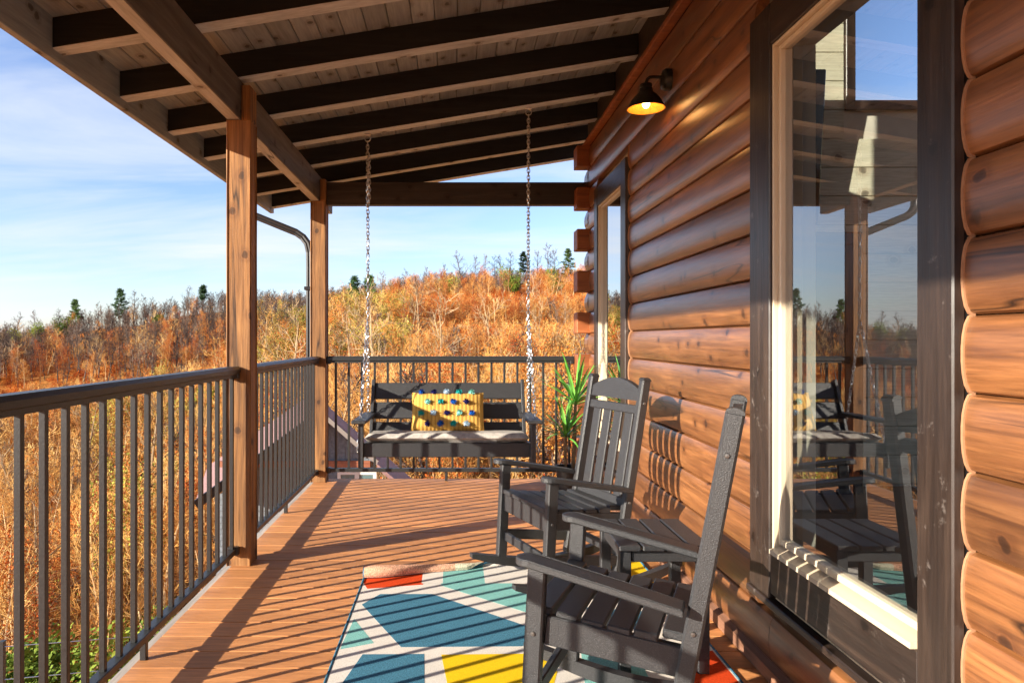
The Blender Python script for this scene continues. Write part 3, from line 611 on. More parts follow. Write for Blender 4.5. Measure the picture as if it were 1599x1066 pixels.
# ------------------------------------------------------------------ wall lamp
LX, LY, LZ = 1.02, 3.77, 2.47
lamp = thing('wall_lamp', 'lit black barn lamp with bell shade on the log wall', 'lamp', (1.14, LY, 2.6))
mb = MB(); Mx = Matrix.Translation((1.13, LY, 2.612)) @ Matrix.Rotation(PI/2, 4, 'Y')
mb.lathe([(0.001, -0.032), (0.03, -0.03), (0.05, -0.022), (0.056, -0.012), (0.056, 0.03)], 20, Mx); mb.build('backplate', 'lamp_black', lamp, smooth=True)
mb = MB().tube([(1.10, LY, 2.625), (1.06, LY, 2.627), (1.04, LY, 2.625), (1.027, LY, 2.615), (1.021, LY, 2.60), (1.02, LY, 2.575)], 0.0085, 10); mb.build('arm', 'lamp_black', lamp, smooth=True)
mb = MB(); T = Matrix.Translation((LX, LY, LZ))
mb.lathe([(0.012, 0.125), (0.03, 0.118), (0.032, 0.105), (0.026, 0.1), (0.034, 0.094), (0.036, 0.08), (0.042, 0.07), (0.062, 0.052), (0.080, 0.028), (0.093, 0.0), (0.098, -0.012), (0.101, -0.013)], 28, T)
sh = mb.build('lamp_shade', 'lamp_black', lamp, smooth=True)
mb = MB(); mb.lathe([(0.005, 0.078), (0.038, 0.068), (0.058, 0.05), (0.076, 0.027), (0.089, 0.0), (0.095, -0.0125), (0.101, -0.0132)], 28, T); mb.build('shade_lining', 'shade_inner', sh, smooth=True)
mb = MB(); mb.lathe([(0.002, -0.022), (0.012, -0.018), (0.02, -0.004), (0.02, 0.01), (0.012, 0.03), (0.01, 0.06)], 16, Matrix.Translation((LX, LY, LZ+0.012))); mb.build('bulb', 'bulb', lamp, smooth=True)
pl = bpy.data.lights.new('lamp_light', 'POINT'); po = bpy.data.objects.new('lamp_light', pl); COL.objects.link(po); po.location = (LX, LY, LZ-0.03); pl.energy = 0.09; pl.color = (1, 0.55, 0.18); pl.shadow_soft_size = 0.02
po.parent = lamp; po.location = Vector((LX, LY, LZ-0.03))-OFF[lamp]

# ------------------------------------------------------------------ rocking chairs
def rocking_chair(label, loc, rot):
    c = thing('rocking_chair', label, 'rocking chair', (0, 0, 0), 'black rocking chairs')
    P = 'plastic'; hx = 0.255
    def py(z): return 0.105+(z-0.05)*0.1768
    for s_ in (-1, 1):
        mb = MB(); n = 14; vs = []; fs = []
        for i in range(n+1):
            y = -0.45+0.92*i/n; zb = y*y/2.3+0.012; th = 0.05*(1-0.55*abs(2*i/n-1)**4)
            for (dx_, dz_) in ((-0.019, 0), (0.019, 0), (0.019, th), (-0.019, th)): vs.append((s_*hx+dx_, y, zb+dz_))
        for i in range(n):
            for k in range(4): fs.append((i*4+k, i*4+(k+1) % 4, (i+1)*4+(k+1) % 4, (i+1)*4+k))
        fs += [(0, 1, 2, 3), tuple(n*4+k for k in range(4))]; mb.add(vs, fs); mb.build('rocker', P, c)
        MB().bar((s_*hx, -0.278, 0.085), (s_*hx, -0.252, 0.575), 0.038, 0.052, (0, 1, 0), 0.005).build('front_leg', P, c)
        x_ = s_*0.232
        bp = MB().bar((x_, py(0.075), 0.075), (x_, py(1.035), 1.035), 0.038, 0.05, (0, 1, 0), 0.007).build('back_post', P, c)
        # rounded cap
        cap = MB(); cc = Vector((x_, py(1.03), 1.03)); dv = Vector((0, 0.174, 0.985)); ev = Vector((0, 0.985, -0.174)); poly = []
        for k in range(9): a = PI*k/8; poly.append(cc+ev*(0.025*math.cos(a))+dv*(0.016*math.sin(a)) - Vector((0.0195, 0, 0)))
        cap.extrude(poly, (0.039, 0, 0)); cap.build('post_cap', P, bp)
        for (y_, z_, xx) in ((py(0.92), 0.92, s_*0.253), (py(0.44), 0.44, s_*0.253), (-0.262, 0.38, s_*0.276)):
            MB().lathe([(0.0005, 0.003), (0.006, 0.0025), (0.0075, 0), (0.0075, -0.002)], 10, Matrix.Translation((xx, y_, z_)) @ Matrix.Rotation(s_*PI/2, 4, 'Y')).build('bolt', 'bolt', bp)
        # arm: rounded front, slight fall to the rear
        xc = s_*0.268; poly = []; za = 0.588
        for k in range(9): a = PI+PI*k/8; poly.append((xc+0.043*math.cos(a), -0.268+0.046*math.sin(a), za))
        poly += [(xc+0.036, 0.152, za-0.078), (xc-0.042, 0.152, za-0.078)] if s_ < 0 else [(xc+0.042, 0.152, za-0.078), (xc-0.036, 0.152, za-0.078)]
        mb = MB(); b0 = [Vector(p) for p in poly]; n_ = len(b0); cen = Vector((xc, -0.04, za))
        lay = []
        for (dz_, ins) in ((-0.011, 0.004), (-0.007, 0), (0.007, 0), (0.011, 0.004)):
            lay.append([Vector((p.x+(cen.x-p.x)*ins/0.048, p.y+(0.5*ins if p.y < 0 else -ins), p.z+dz_)) for p in b0])
        vs = [p for l_ in lay for p in l_]; fs = []
        for l_ in range(3):
            for k in range(n_): fs.append((l_*n_+k, l_*n_+(k+1) % n_, (l_+1)*n_+(k+1) % n_, (l_+1)*n_+k))
        fs += [tuple(range(n_)), tuple(3*n_+k for k in range(n_))]; mb.add(vs, fs); mb.build('arm', P, c)
        MB().bar((s_*0.234, -0.235, 0.385), (s_*0.234-s_*0.024, 0.15, 0.345), 0.03, 0.085, (0, 0, 1), 0.004).build('side_rail', P, c)
        MB().bar((s_*hx, -0.255, 0.205), (s_*hx-s_*0.02, 0.115, 0.165), 0.025, 0.05, (0, 0, 1), 0.004).build('stretcher', P, c)
    MB().box(-0.2355, 0.2355, -0.275, -0.25, 0.335, 0.425, 0.004).build('apron', P, c)
    MB().bar((-0.2355, -0.262, 0.20), (0.2355, -0.262, 0.20), 0.022, 0.045, (0, 0, 1), 0.004).build('stretcher', P, c)
    MB().bar((-0.212, 0.128, 0.20), (0.212, 0.128, 0.20), 0.022, 0.045, (0, 0, 1), 0.004).build('stretcher', P, c)
    ns = 6; y = -0.283
    for i in range(ns):
        z_ = 0.438-0.030*i/ns-0.012*math.sin(PI*i/(ns-1)); hw = 0.232 if i < 5 else 0.208
        Mx = Matrix.Translation((0, y, z_)) @ Matrix.Rotation(R(-5), 4, 'X')
        MB().box(-hw, hw, 0, 0.066, -0.012, 0.012, 0.004, Mx).build('seat_slat', P, c); y += 0.0745
    # back: crest, rail, slats, lower rail, all in the reclined plane
    def bk(x, z, off=0): return Vector((x, py(z)+off, z))
    cr = []
    for k in range(13):
        x = -0.211+0.422*k/12; cr.append(bk(x, 0.985+0.05*math.sin(PI*k/12)**0.9, -0.012))
    cr += [bk(0.211, 0.93, -0.012), bk(-0.211, 0.93, -0.012)]
    MB().extrude(cr, (0, 0.026, 0)).build('crest', P, c)
    MB().bar(bk(-0.211, 0.885), bk(0.211, 0.885), 0.026, 0.045, (0, 0.174, 0.985), 0.004).build('back_rail', P, c)
    MB().bar(bk(-0.211, 0.43), bk(0.211, 0.43), 0.026, 0.05, (0, 0.174, 0.985), 0.004).build('back_rail', P, c)
    for i in range(4):
        x = -0.145+0.29*i/3
        MB().bar(bk(x, 0.44, 0.002), bk(x, 0.875, 0.002), 0.068, 0.016, (0, 1, -0.17), 0.004).build('back_slat', P, c)
    c.location = loc; c.rotation_euler = (0, 0, rot); return c
rocking_chair('black rocking chair with its curved crest and slatted back facing the camera', (0.60, 3.62, 0.0), R(-69))
rocking_chair('black rocking chair closest to the camera, seen from its side by the large window', (0.575, 2.19, 0.0095), R(-113))

# side table
tb = thing('side_table', 'small black slatted side table between the two rocking chairs', 'side table', (0.79, 2.85, 0))
TX0, TX1, TY0, TY1, TZ_ = 0.598, 0.945, 2.58, 2.98, 0.483
for i in range(4):
    a = TX0+(TX1-TX0)*i/4; MB().box(a+0.0035, a+(TX1-TX0)/4-0.0035, TY0, TY1, TZ_-0.02, TZ_, 0.004).build('top_slat', 'plastic', tb)
for x in (TX0+0.03, TX1-0.03):
    for y in (TY0+0.035, TY1-0.035): MB().box(x-0.021, x+0.021, y-0.019, y+0.019, 0.01, TZ_-0.0205, 0.003).build('leg', 'plastic', tb)
for y in (TY0+0.035, TY1-0.035): MB().box(TX0+0.052, TX1-0.052, y-0.011, y+0.011, TZ_-0.065, TZ_-0.022, 0.003).build('apron', 'plastic', tb)
for x in (TX0+0.03, TX1-0.03): MB().box(x-0.011, x+0.011, TY0+0.055, TY1-0.055, TZ_-0.065, TZ_-0.022, 0.003).build('apron', 'plastic', tb)

# ------------------------------------------------------------------ porch swing
sw = thing('porch_swing', 'black slatted porch swing hung on two chains before the far railing', 'porch swing', (-0.05, 5.2, 0.4))
P = 'plastic'; sx0, sx1 = -0.625, 0.53
def by(z): return 5.36+(z-0.5)*0.42
for (z0, z1) in ((0.77, 0.90), (0.625, 0.755), (0.48, 0.61)):
    zc = (z0+z1)/2; MB().bar((sx0+0.012, by(zc), zc), (sx1-0.012, by(zc), zc), 0.022, z1-z0, (0, 0.39, 0.92), 0.004).build('back_slat', P, sw)
for x in (sx0, sx1): MB().bar((x, by(0.42), 0.42), (x, by(0.915), 0.915), 0.026, 0.06, (0, 1, 0), 0.004).build('back_post', P, sw)
MB().box(sx0-0.005, sx1+0.005, 4.875, 4.9, 0.425, 0.522, 0.004).build('apron', P, sw)
for i in range(5):
    y = 4.91+i*0.09; z_ = 0.515-0.025*i/4; MB().box(sx0+0.02, sx1-0.02, y, y+0.08, z_-0.02, z_, 0.004).build('seat_slat', P, sw)
for s_, xa_, xe in ((-1, sx0-0.012, sx0-0.055), (1, sx1+0.012, sx1+0.055)):
    MB().bar((xa_, 4.9, 0.46), (xa_, 5.36, 0.43), 0.03, 0.09, (0, 0, 1), 0.004).build('side_rail', P, sw)
    MB().box(xa_-0.018, xa_+0.018, 4.84, 4.872, 0.355, 0.66, 0.004).build('arm_post', P, sw)
    MB().bar((xa_+s_*0.01, 4.80, 0.672), (xa_+s_*0.005, 5.45, 0.665), 0.10, 0.024, (0, 0, 1), 0.006).build('arm', P, sw)
# seat cushion
def soft(name, mat, parent, cx, cy, cz, hx_, hy_, hz_, M=None, nx=24, ny=12, pw=0.35, smooth=True):
    mb = MB(); vs = []; fs = []
    for s_ in (1, -1):
        for j in range(ny+1):
            for i in range(nx+1):
                u, v_ = 2*i/nx-1, 2*j/ny-1; k = ((1-abs(u)**4)*(1-abs(v_)**4)); th = hz_*(k**pw if k > 0 else 0)
                pin = 1-0.05*(1-abs(u)**2)*abs(v_)**3*pw*2
                vs.append(Vector((hx_*u*(1-0.04*(1-v_*v_)*abs(u)**3*pw), hy_*v_*pin, s_*th + 0.004*noise.noise((u*4, v_*3, s_*3.0)))))
    n1 = (nx+1)*(ny+1)
    for s_ in (0, 1):
        for j in range(ny):
            for i in range(nx): a = s_*n1+j*(nx+1)+i; fs.append((a, a+1, a+nx+2, a+nx+1))
    T_ = Matrix.Translation((cx, cy, cz)) @ (M or Matrix())
    mb.add([T_ @ p for p in vs], fs); return mb
soft('cushion', 'cushion', None, (sx0+sx1)/2, 5.115, 0.538, 0.572, 0.225, 0.034, Matrix.Rotation(R(-4), 4, 'X'), pw=0.09, nx=48).build('seat_cushion', 'cushion', smooth=True,
    label='long grey seat cushion lying on the porch swing', category='cushion', origin=((sx0+sx1)/2, 5.115, 0.52))
# chains
def links(mb, pts, pitch=0.026):
    pts = [Vector(p) for p in pts]; k = 0
    for a, c in zip(pts[:-1], pts[1:]):
        n = max(1, int((c-a).length/pitch)); d = (c-a).normalized(); e = d.orthogonal().normalized()
        for i in range(n):
            cen = a+(c-a)*((i+0.5)/n); ang = (PI/4 if k % 2 else -PI/4)+0.25*math.sin(k*1.3); k += 1
            u = (Matrix.Rotation(ang, 3, d) @ e); loop = []
            for q in range(10):
                t_ = 2*PI*q/10; loop.append(cen+d*(0.0175*math.sin(t_)+0.0035*(1 if math.sin(t_) > 0 else -1))+u*(0.0105*math.cos(t_)))
            vs = []; fs = []; w_ = d.cross(u)
            for q in range(10):
                o_ = (loop[q]-cen).normalized()
                for r_ in range(4): vs.append(loop[q]+(o_*math.cos(r_*PI/2)+w_*math.sin(r_*PI/2))*0.0034)
            for q in range(10):
                for r_ in range(4): fs.append((q*4+r_, q*4+(r_+1) % 4, ((q+1) % 10)*4+(r_+1) % 4, ((q+1) % 10)*4+r_))
            mb.add(vs, fs)
CY = 5.19
for (ex, lab) in ((-0.632, -1), (0.545, 1)):
    ez = rz(ex)-0.004; xa_ = -0.665 if lab < 0 else 0.578
    mb = MB(); links(mb, [(ex, CY, ez-0.055), (ex+lab*-0.003, CY, 1.36)])
    if lab < 0: links(mb, [(ex+0.012, CY-0.012, ez-0.15), (ex+0.014, CY-0.012, ez-0.5)])
    links(mb, [(ex, CY-0.004, 1.36), (xa_, 4.92, 0.46)]); links(mb, [(ex, CY+0.004, 1.36), (xa_+lab*-0.012, 5.40, 0.62)])
    ch = mb.build('chain', 'steel', sw, smooth=True)
    ring = MB(); pts = [(ex+0.021*math.cos(2*PI*q/16), CY, ez-0.032+0.021*math.sin(2*PI*q/16)) for q in range(17)]; ring.tube(pts, 0.004, 6, False)
    ring.tube([(ex-0.022, CY, ez-0.004), (ex+0.022, CY, ez-0.004)], 0.008, 8); ring.build('eye_bolt', 'steel', ch, smooth=True)
    MB().lathe([(0.001, 0.004), (0.012, 0.003), (0.014, 0)], 12, Matrix.Translation((xa_, 4.905, 0.455)) @ Matrix.Rotation(lab*PI/2, 4, 'Y')).build('eye_bolt', 'bolt', ch)
# pillow
pil = thing('pillow', 'mustard yellow lumbar pillow dotted with blue and teal pompoms on the swing', 'pillow', (-0.05, 5.2, 0.56))
PMx = Matrix.Rotation(R(66), 4, 'X'); pc = Vector((-0.047, 5.245, 0.70))
soft('p', 'pillow', None, *pc, 0.268, 0.150, 0.062, PMx, 30, 18, 0.5).build('cover', 'pillow', pil, smooth=True)
cols = [['pom_blue', 'pom_navy', 'pom_pale', 'pom_turquoise', 'pom_aqua'], ['pom_aqua', 'pom_turquoise', 'pom_blue', 'pom_navy'], ['pom_turquoise', 'pom_pale', 'pom_navy', 'pom_aqua', 'pom_blue'], ['pom_navy', 'pom_blue', 'pom_turquoise', 'pom_pale']]
for r_, row in enumerate(cols):
    for k, cm in enumerate(row):
        u = (-0.72+0.345*k) if len(row) == 5 else (-0.55+0.355*k)
        v_ = [0.93, 0.37, -0.2, -0.72][r_]
        kk = max(0.0, (1-abs(u)**4)*(1-abs(v_)**4)); p = Vector((0.268*u, 0.150*v_, 0.062*kk**0.5+0.010)); p = pc+(PMx.to_3x3() @ p)
        mb = MB(); bm = bmesh.new(); bmesh.ops.create_icosphere(bm, subdivisions=2, radius=0.0135)
        vs = [q.co*(1+0.28*noise.noise(q.co*160+Vector((r_*3.1, k*2.7, 0)))) + p for q in bm.verts]; fs = [tuple(q.index for q in f.verts) for f in bm.faces]; bm.free()
        mb.add(vs, fs)
        for q in range(170):      # yarn tufts
            d = Vector((rnd.gauss(0, 1), rnd.gauss(0, 1), rnd.gauss(0, 1))).normalized(); s2 = d.orthogonal().normalized()*0.0019; b0 = p+d*0.006; tip = p+d*rnd.uniform(0.016, 0.028)+Vector((rnd.gauss(0, .003), rnd.gauss(0, .003), rnd.gauss(0, .003)))
            mb.add([b0+s2, b0-s2, tip-s2*0.7, tip+s2*0.7], [(0, 1, 2, 3)])
        mb.build('pompom', cm, pil)

# ------------------------------------------------------------------ rug
rug = thing('area_rug', 'colourful geometric area rug with its far edge rolled up under the rocking chairs', 'rug', (0.28, 2.8, 0))
RX0, RX1, RYa, RYb = -0.462, 1.03, 1.70, 3.57
CX0 = 0.55
def G(x, y, z=0.011):
    d = (CAMZ-z)*1108/(y-530); return ((x-709)*d/1108, d)
def Gc(x, y): return G(480+x*0.2502, 840+y*0.2502)
MB().box(RX0, RX1, RYa, RYb, 0.002, 0.009, 0.002).build('pile', 'rug_cream', rug)
def patch(pts, mat, z=0.0095):
    # clip to the rug outline
    poly = [Vector((a, c, 0)) for a, c in pts]
    for ax, lim, sg in ((0, RX0+0.012, 1), (0, RX1-0.012, -1), (1, RYa+0.012, 1), (1, RYb, -1)):
        o_ = []
        for i in range(len(poly)):
            p, q = poly[i], poly[(i+1) % len(poly)]; ip, iq = sg*(p[ax]-lim) >= 0, sg*(q[ax]-lim) >= 0
            if ip: o_.append(p)
            if ip != iq: t_ = (lim-p[ax])/(q[ax]-p[ax]); o_.append(p+(q-p)*t_)
        poly = o_
        if len(poly) < 3: return
    mb = MB(); mb.extrude([(p.x, p.y, 0.0086) for p in poly], (0, 0, z-0.0086)); mb.build('motif', mat, rug)
patch([Gc(455, 345), Gc(780, 345), Gc(1400, 556), (0.50, 2.95), Gc(1335, 670), Gc(585, 675), Gc(340, 410)], 'rug_blue')
patch([Gc(835, 250), Gc(1070, 226), Gc(1420, 312), Gc(1500, 420), Gc(1400, 470), Gc(835, 292)], 'rug_teal')
patch([Gc(292, 500), Gc(415, 650), Gc(200, 690)], 'rug_teal')
patch([Gc(345, 720), Gc(730, 718), (-0.10, 2.42), (-0.42, 2.42)], 'rug_blue')
patch([Gc(835, 722), Gc(1480, 715), Gc(1560, 830), (0.32, 2.40), (-0.01, 2.40)], 'rug_yellow')
patch([Gc(375, 312), Gc(722, 286), (-0.155, 3.58), (-0.46, 3.58)], 'rug_orange')
patch([Gc(1180, 205), (0.50, 3.69), (0.62, 3.45), Gc(1640, 330)], 'rug_blue')
patch([(0.72, 3.70), (1.03, 3.70), (1.03, 3.30), (0.86, 3.42)], 'rug_yellow')
patch([(0.60, 3.25), (0.86, 3.2), (0.80, 3.0), (0.62, 3.02)], 'rug_blue')
patch([(0.80, 2.75), (1.03, 2.80), (1.03, 2.05), (0.84, 2.2)], 'rug_orange')
patch([(0.50, 2.80), (0.72, 2.85), (0.70, 2.45), (0.45, 2.40)], 'rug_teal')
patch([(0.45, 2.30), (0.75, 2.30), (0.70, 1.9), (0.40, 1.9)], 'rug_teal')
patch([(-0.42, 2.30), (-0.05, 2.30), (-0.15, 1.9), (-0.42, 1.9)], 'rug_teal')
patch([(0.05, 2.28), (0.36, 2.28), (0.32, 1.9), (0.0, 1.9)], 'rug_blue')
# rolled far edge
nx, nv = 70, 26; mbF = MB(); mbB = MB()
def curl(x, f):
    a = max(0.0, min(1.0, (0.42-x)/(0.42-RX0))); a = a*a*(3-2*a); r_ = 0.005+0.020*a*(1+0.12*math.sin(x*13)); far_ = 0.23+0.16*(x-RX0)/(RX1-RX0); th = R(305)*min(1, 0.0+a*3.0)
    cl = min(far_*0.95, max(0.03, r_*th)); s_ = far_*f
    if s_ <= far_-cl or th < 0.05: return Vector((x, RYb+s_, 0.0086)), Vector((0, 0, 1))
    t_ = (s_-(far_-cl))/cl*th; r_ = cl/th; return Vector((x, RYb+far_-cl+r_*math.sin(t_), 0.0086+r_*(1-math.cos(t_)))), Vector((0, -math.sin(t_), math.cos(t_)))
gF = []; gB = []
for i in range(nx+1):
    x = RX0+(RX1-RX0)*i/nx
    for j in range(nv+1):
        p, n_ = curl(x, j/nv); gF.append(p); gB.append(p-n_*0.0065)
def grid(mb, g_, matf):
    for i in range(nx):
        for j in range(nv):
            mb.cur = matf(i, j); a = i*(nv+1)+j; mb.add([g_[a], g_[a+1], g_[a+nv+2], g_[a+nv+1]], [(0, 1, 2, 3)])
    bmw = None
xs = lambda i: RX0+(RX1-RX0)*(i+0.5)/nx
def mF(i, j):
    x = xs(i)
    if j > nv-2: return 3
    if x < -0.155: return 1
    if -0.065 < x < 0.16: return 2
    return 4 if x > 0.72 else 0
grid(mbF, gF, mF); mbF.build('rolled_edge', ['rug_cream', 'rug_orange', 'rug_teal', 'rug_border', 'rug_yellow'], rug, smooth=True)
grid(mbB, gB, lambda i, j: 0 if xs(i) < 0.0 else 1); mbB.build('rolled_backing', ['rug_back_salmon', 'rug_back_pale'], rug, smooth=True)
mb = MB().tube([gF[i*(nv+1)+nv]-Vector((0, 0, 0.002)) for i in range(nx+1)], 0.0055, 6); mb.build('binding', 'rug_border', rug)
for ii, xx in ((0, RX0), (nx, RX1)):
    pts = [Vector((xx, RYa, 0.006))]+[Vector((xx, RYa+(RYb-RYa)*k/8, 0.006)) for k in range(1, 9)]+[gF[ii*(nv+1)+j] for j in range(1, nv+1)]
    MB().tube(pts, 0.0062, 6).build('binding', 'rug_border', rug)
MB().tube([(RX0, RYa, 0.006), (RX1, RYa, 0.006)], 0.0062, 6).build('binding', 'rug_border', rug)

# ------------------------------------------------------------------ potted yucca
pt = thing('potted_plant', 'green spiky yucca in a dark pot by the house corner', 'plant', (0.93, 5.68, 0))
MB().lathe([(0.001, 0.002), (0.075, 0.002), (0.085, 0.01), (0.105, 0.2), (0.112, 0.205), (0.112, 0.222), (0.1, 0.222), (0.098, 0.19), (0.001, 0.188)], 26, Matrix.Translation((0.92, 5.68, 0))).build('pot', 'pot', pt, smooth=True)
MB().tube([(0.95, 5.68, 0.18), (0.965, 5.68, 0.45), (0.97, 5.67, 0.76)], [0.016, 0.015, 0.013], 10).build('stem', 'stem', pt, smooth=True)
MB().tube([(0.89, 5.66, 0.18), (0.885, 5.65, 0.35), (0.89, 5.64, 0.50)], [0.013, 0.012, 0.011], 10).build('stem', 'stem', pt, smooth=True)
def blade(base, az, el, ln, wd, droop):
    mb = MB(); n = 7; vs = []; fs = []; p = Vector(base); e = el
    side = Vector((-math.sin(az), math.cos(az), 0))
    for i in range(n+1):
        d = Vector((math.cos(az)*math.cos(e), math.sin(az)*math.cos(e), math.sin(e))); up = side.cross(d).normalized()
        f = i/n; w_ = wd*(0.55+1.1*f if f < 0.35 else 0.935*(1-((f-0.35)/0.65)**1.6))+0.0006
        vs += [p-side*w_-up*(-0.25*w_), p-up*0.12*w_, p+side*w_+up*(0.25*w_)]
        p = p+d*ln/n; e -= droop/n*(0.4+1.2*f)
    for i in range(n):
        a = i*3; fs += [(a, a+1, a+4, a+3), (a+1, a+2, a+5, a+4)]
    mb.add(vs, fs); mb.build('leaf', 'leaf_green', pt, smooth=True)
for (bx, by_, bz, cnt, sc) in ((0.97, 5.67, 0.75, 30, 1.0), (0.89, 5.64, 0.49, 24, 0.9)):
    for i in range(cnt):
        f = i/cnt; el = R(82-72*f+rnd.uniform(-8, 8)); az = i*2.39996+rnd.uniform(-.2, .2)
        blade((bx, by_, bz-0.04*f), az, el, sc*rnd.uniform(0.33, 0.46), 0.0155*sc*rnd.uniform(0.8, 1.15), R(rnd.uniform(20, 70)*(0.4+f)))

# ------------------------------------------------------------------ neighbour house below
nh = thing('neighbour_house', 'grey shingled house with a purple brown gabled roof below the far railing', 'house', (-4.2, 19, -7))
PXk, RZk, HY = -3.55, -1.0, 19.0
def hw(px_, py_, d): return ((px_-709)*d/1108, CAMZ-(py_-530)*d/1108)
lx, lz = hw(300, 792, HY); rx2, rz2 = hw(598, 724, HY)
pkx, pkz = hw(500, 638, HY)
BK = 24.0
def h3(px_, py_, d): a = hw(px_, py_, d); return Vector((a[0], d, a[1]))
rA, rB, rC, rD = h3(306, 780, 17.2), h3(502, 638, 18.95), h3(502, 604, 24), h3(324, 728, 22)
mb = MB(); mb.extrude([rA, rB, rC, rD], (0, 0, -0.14)); mb.build('roof', 'house_roof', nh)
mb = MB(); mb.bar(rA+Vector((0, -0.03, -0.12)), rB+Vector((0, -0.03, -0.12)), 0.05, 0.22); mb.build('rake_trim', 'gutter', nh)
mb = MB(); mb.extrude([(pkx, HY, pkz), (rx2, HY, rz2), (rx2, HY, rz2-0.16), (pkx, HY, pkz-0.16)], (0, 1.0, 0)); mb.build('roof', 'house_roof', nh)
mb = MB(); mb.extrude([(pkx, HY-0.04, pkz-0.02), (rx2, HY-0.04, rz2-0.02), (rx2, HY-0.04, rz2-0.17), (pkx, HY-0.04, pkz-0.17)], (0, 0.038, 0)); mb.build('rake_trim', 'house_trim', nh)
# walls of shingle courses
gx0, gx1 = lx+0.5, rx2-0.35
def top_at(x): return (lz+(pkz-lz)*(x-lx)/(pkx-lx) if x < pkx else pkz+(rz2-pkz)*(x-pkx)/(rx2-pkx))-0.2
zb = -8.5; z = -4.05
MB().extrude([(gx0, HY+0.45, zb), (gx1, HY+0.45, zb), (gx1, HY+0.45, top_at(gx1)), (pkx, HY+0.45, top_at(pkx)), (gx0, HY+0.45, top_at(gx0))], (0, 0.5, 0)).build('wall', 'shingle', nh)
z = -6.5; sr = random.Random(3)
while z < pkz-0.3:
    xa_ = gx0; xb_ = gx1
    za = z+0.16
    if za > top_at(gx0): xa_ = lx+(za+0.2-lz)/(pkz-lz)*(pkx-lx)
    if za > top_at(gx1): xb_ = pkx+(za+0.2-pkz)/(rz2-pkz)*(rx2-pkx)
    if xb_-xa_ > 0.1:
        mb = MB(); x = xa_
        while x < xb_-0.02:
            x1 = min(xb_, x+sr.uniform(0.1, 0.26)); dz = sr.uniform(0, 0.012)
            mb.extrude([(x+0.004, HY+0.448, z+0.165), (x1-0.004, HY+0.448, z+0.165), (x1-0.004, HY+0.418, z+dz), (x+0.004, HY+0.418, z+dz)], (0, 0.012, 0)); x = x1
        mb.build('shingle_course', 'shingle', nh)
    z += 0.16
# lower porch roof, band and window
x0, zz = hw(520, 722, HY); x1, z1 = hw(630, 745, HY)
MB().box(gx0+0.05, gx1-0.03, HY+0.33, HY+0.416, hw(0, 733, HY)[1], hw(0, 723, HY)[1], 0.004).build('belly_band', 'redwood', nh)
mb = MB(); mb.extrude([(hw(595, 716, HY)[0], HY-1.0, zz+0.14), (x1+0.25, HY-1.0, z1-0.2), (x1+0.25, HY-1.0, z1-0.32), (hw(595, 716, HY)[0], HY-1.0, zz+0.02)], (0, 1.6, 0)); mb.build('roof', 'house_roof', nh)
wx0, wz1 = hw(527, 735, HY+0.4); wx1, wz0 = hw(588, 772, HY+0.4)
wn = MB(); 
for (a, c) in ((wx0, wx0+0.09), ((wx0+wx1)/2-0.06, (wx0+wx1)/2+0.06), (wx1-0.09, wx1)): wn.box(a, c, HY+0.37, HY+0.414, wz0, wz1)
wn.box(wx0+.0905, (wx0+wx1)/2-.0605, HY+0.375, HY+0.414, wz1-0.1, wz1-.001); wn.box((wx0+wx1)/2+.0605, wx1-.0905, HY+0.375, HY+0.414, wz1-0.1, wz1-.001); wn.box(wx0+.0905, wx1-.0905, HY+0.378, HY+0.414, wz0+.001, wz0+0.1)
wf = wn.build('window', 'white_trim', nh)
for (a, c) in ((wx0+0.09, (wx0+wx1)/2-0.06), ((wx0+wx1)/2+0.06, wx1-0.09)): MB().box(a, c, HY+0.395, HY+0.41, wz0+0.1, wz1-0.1).build('pane', 'pane', wf)

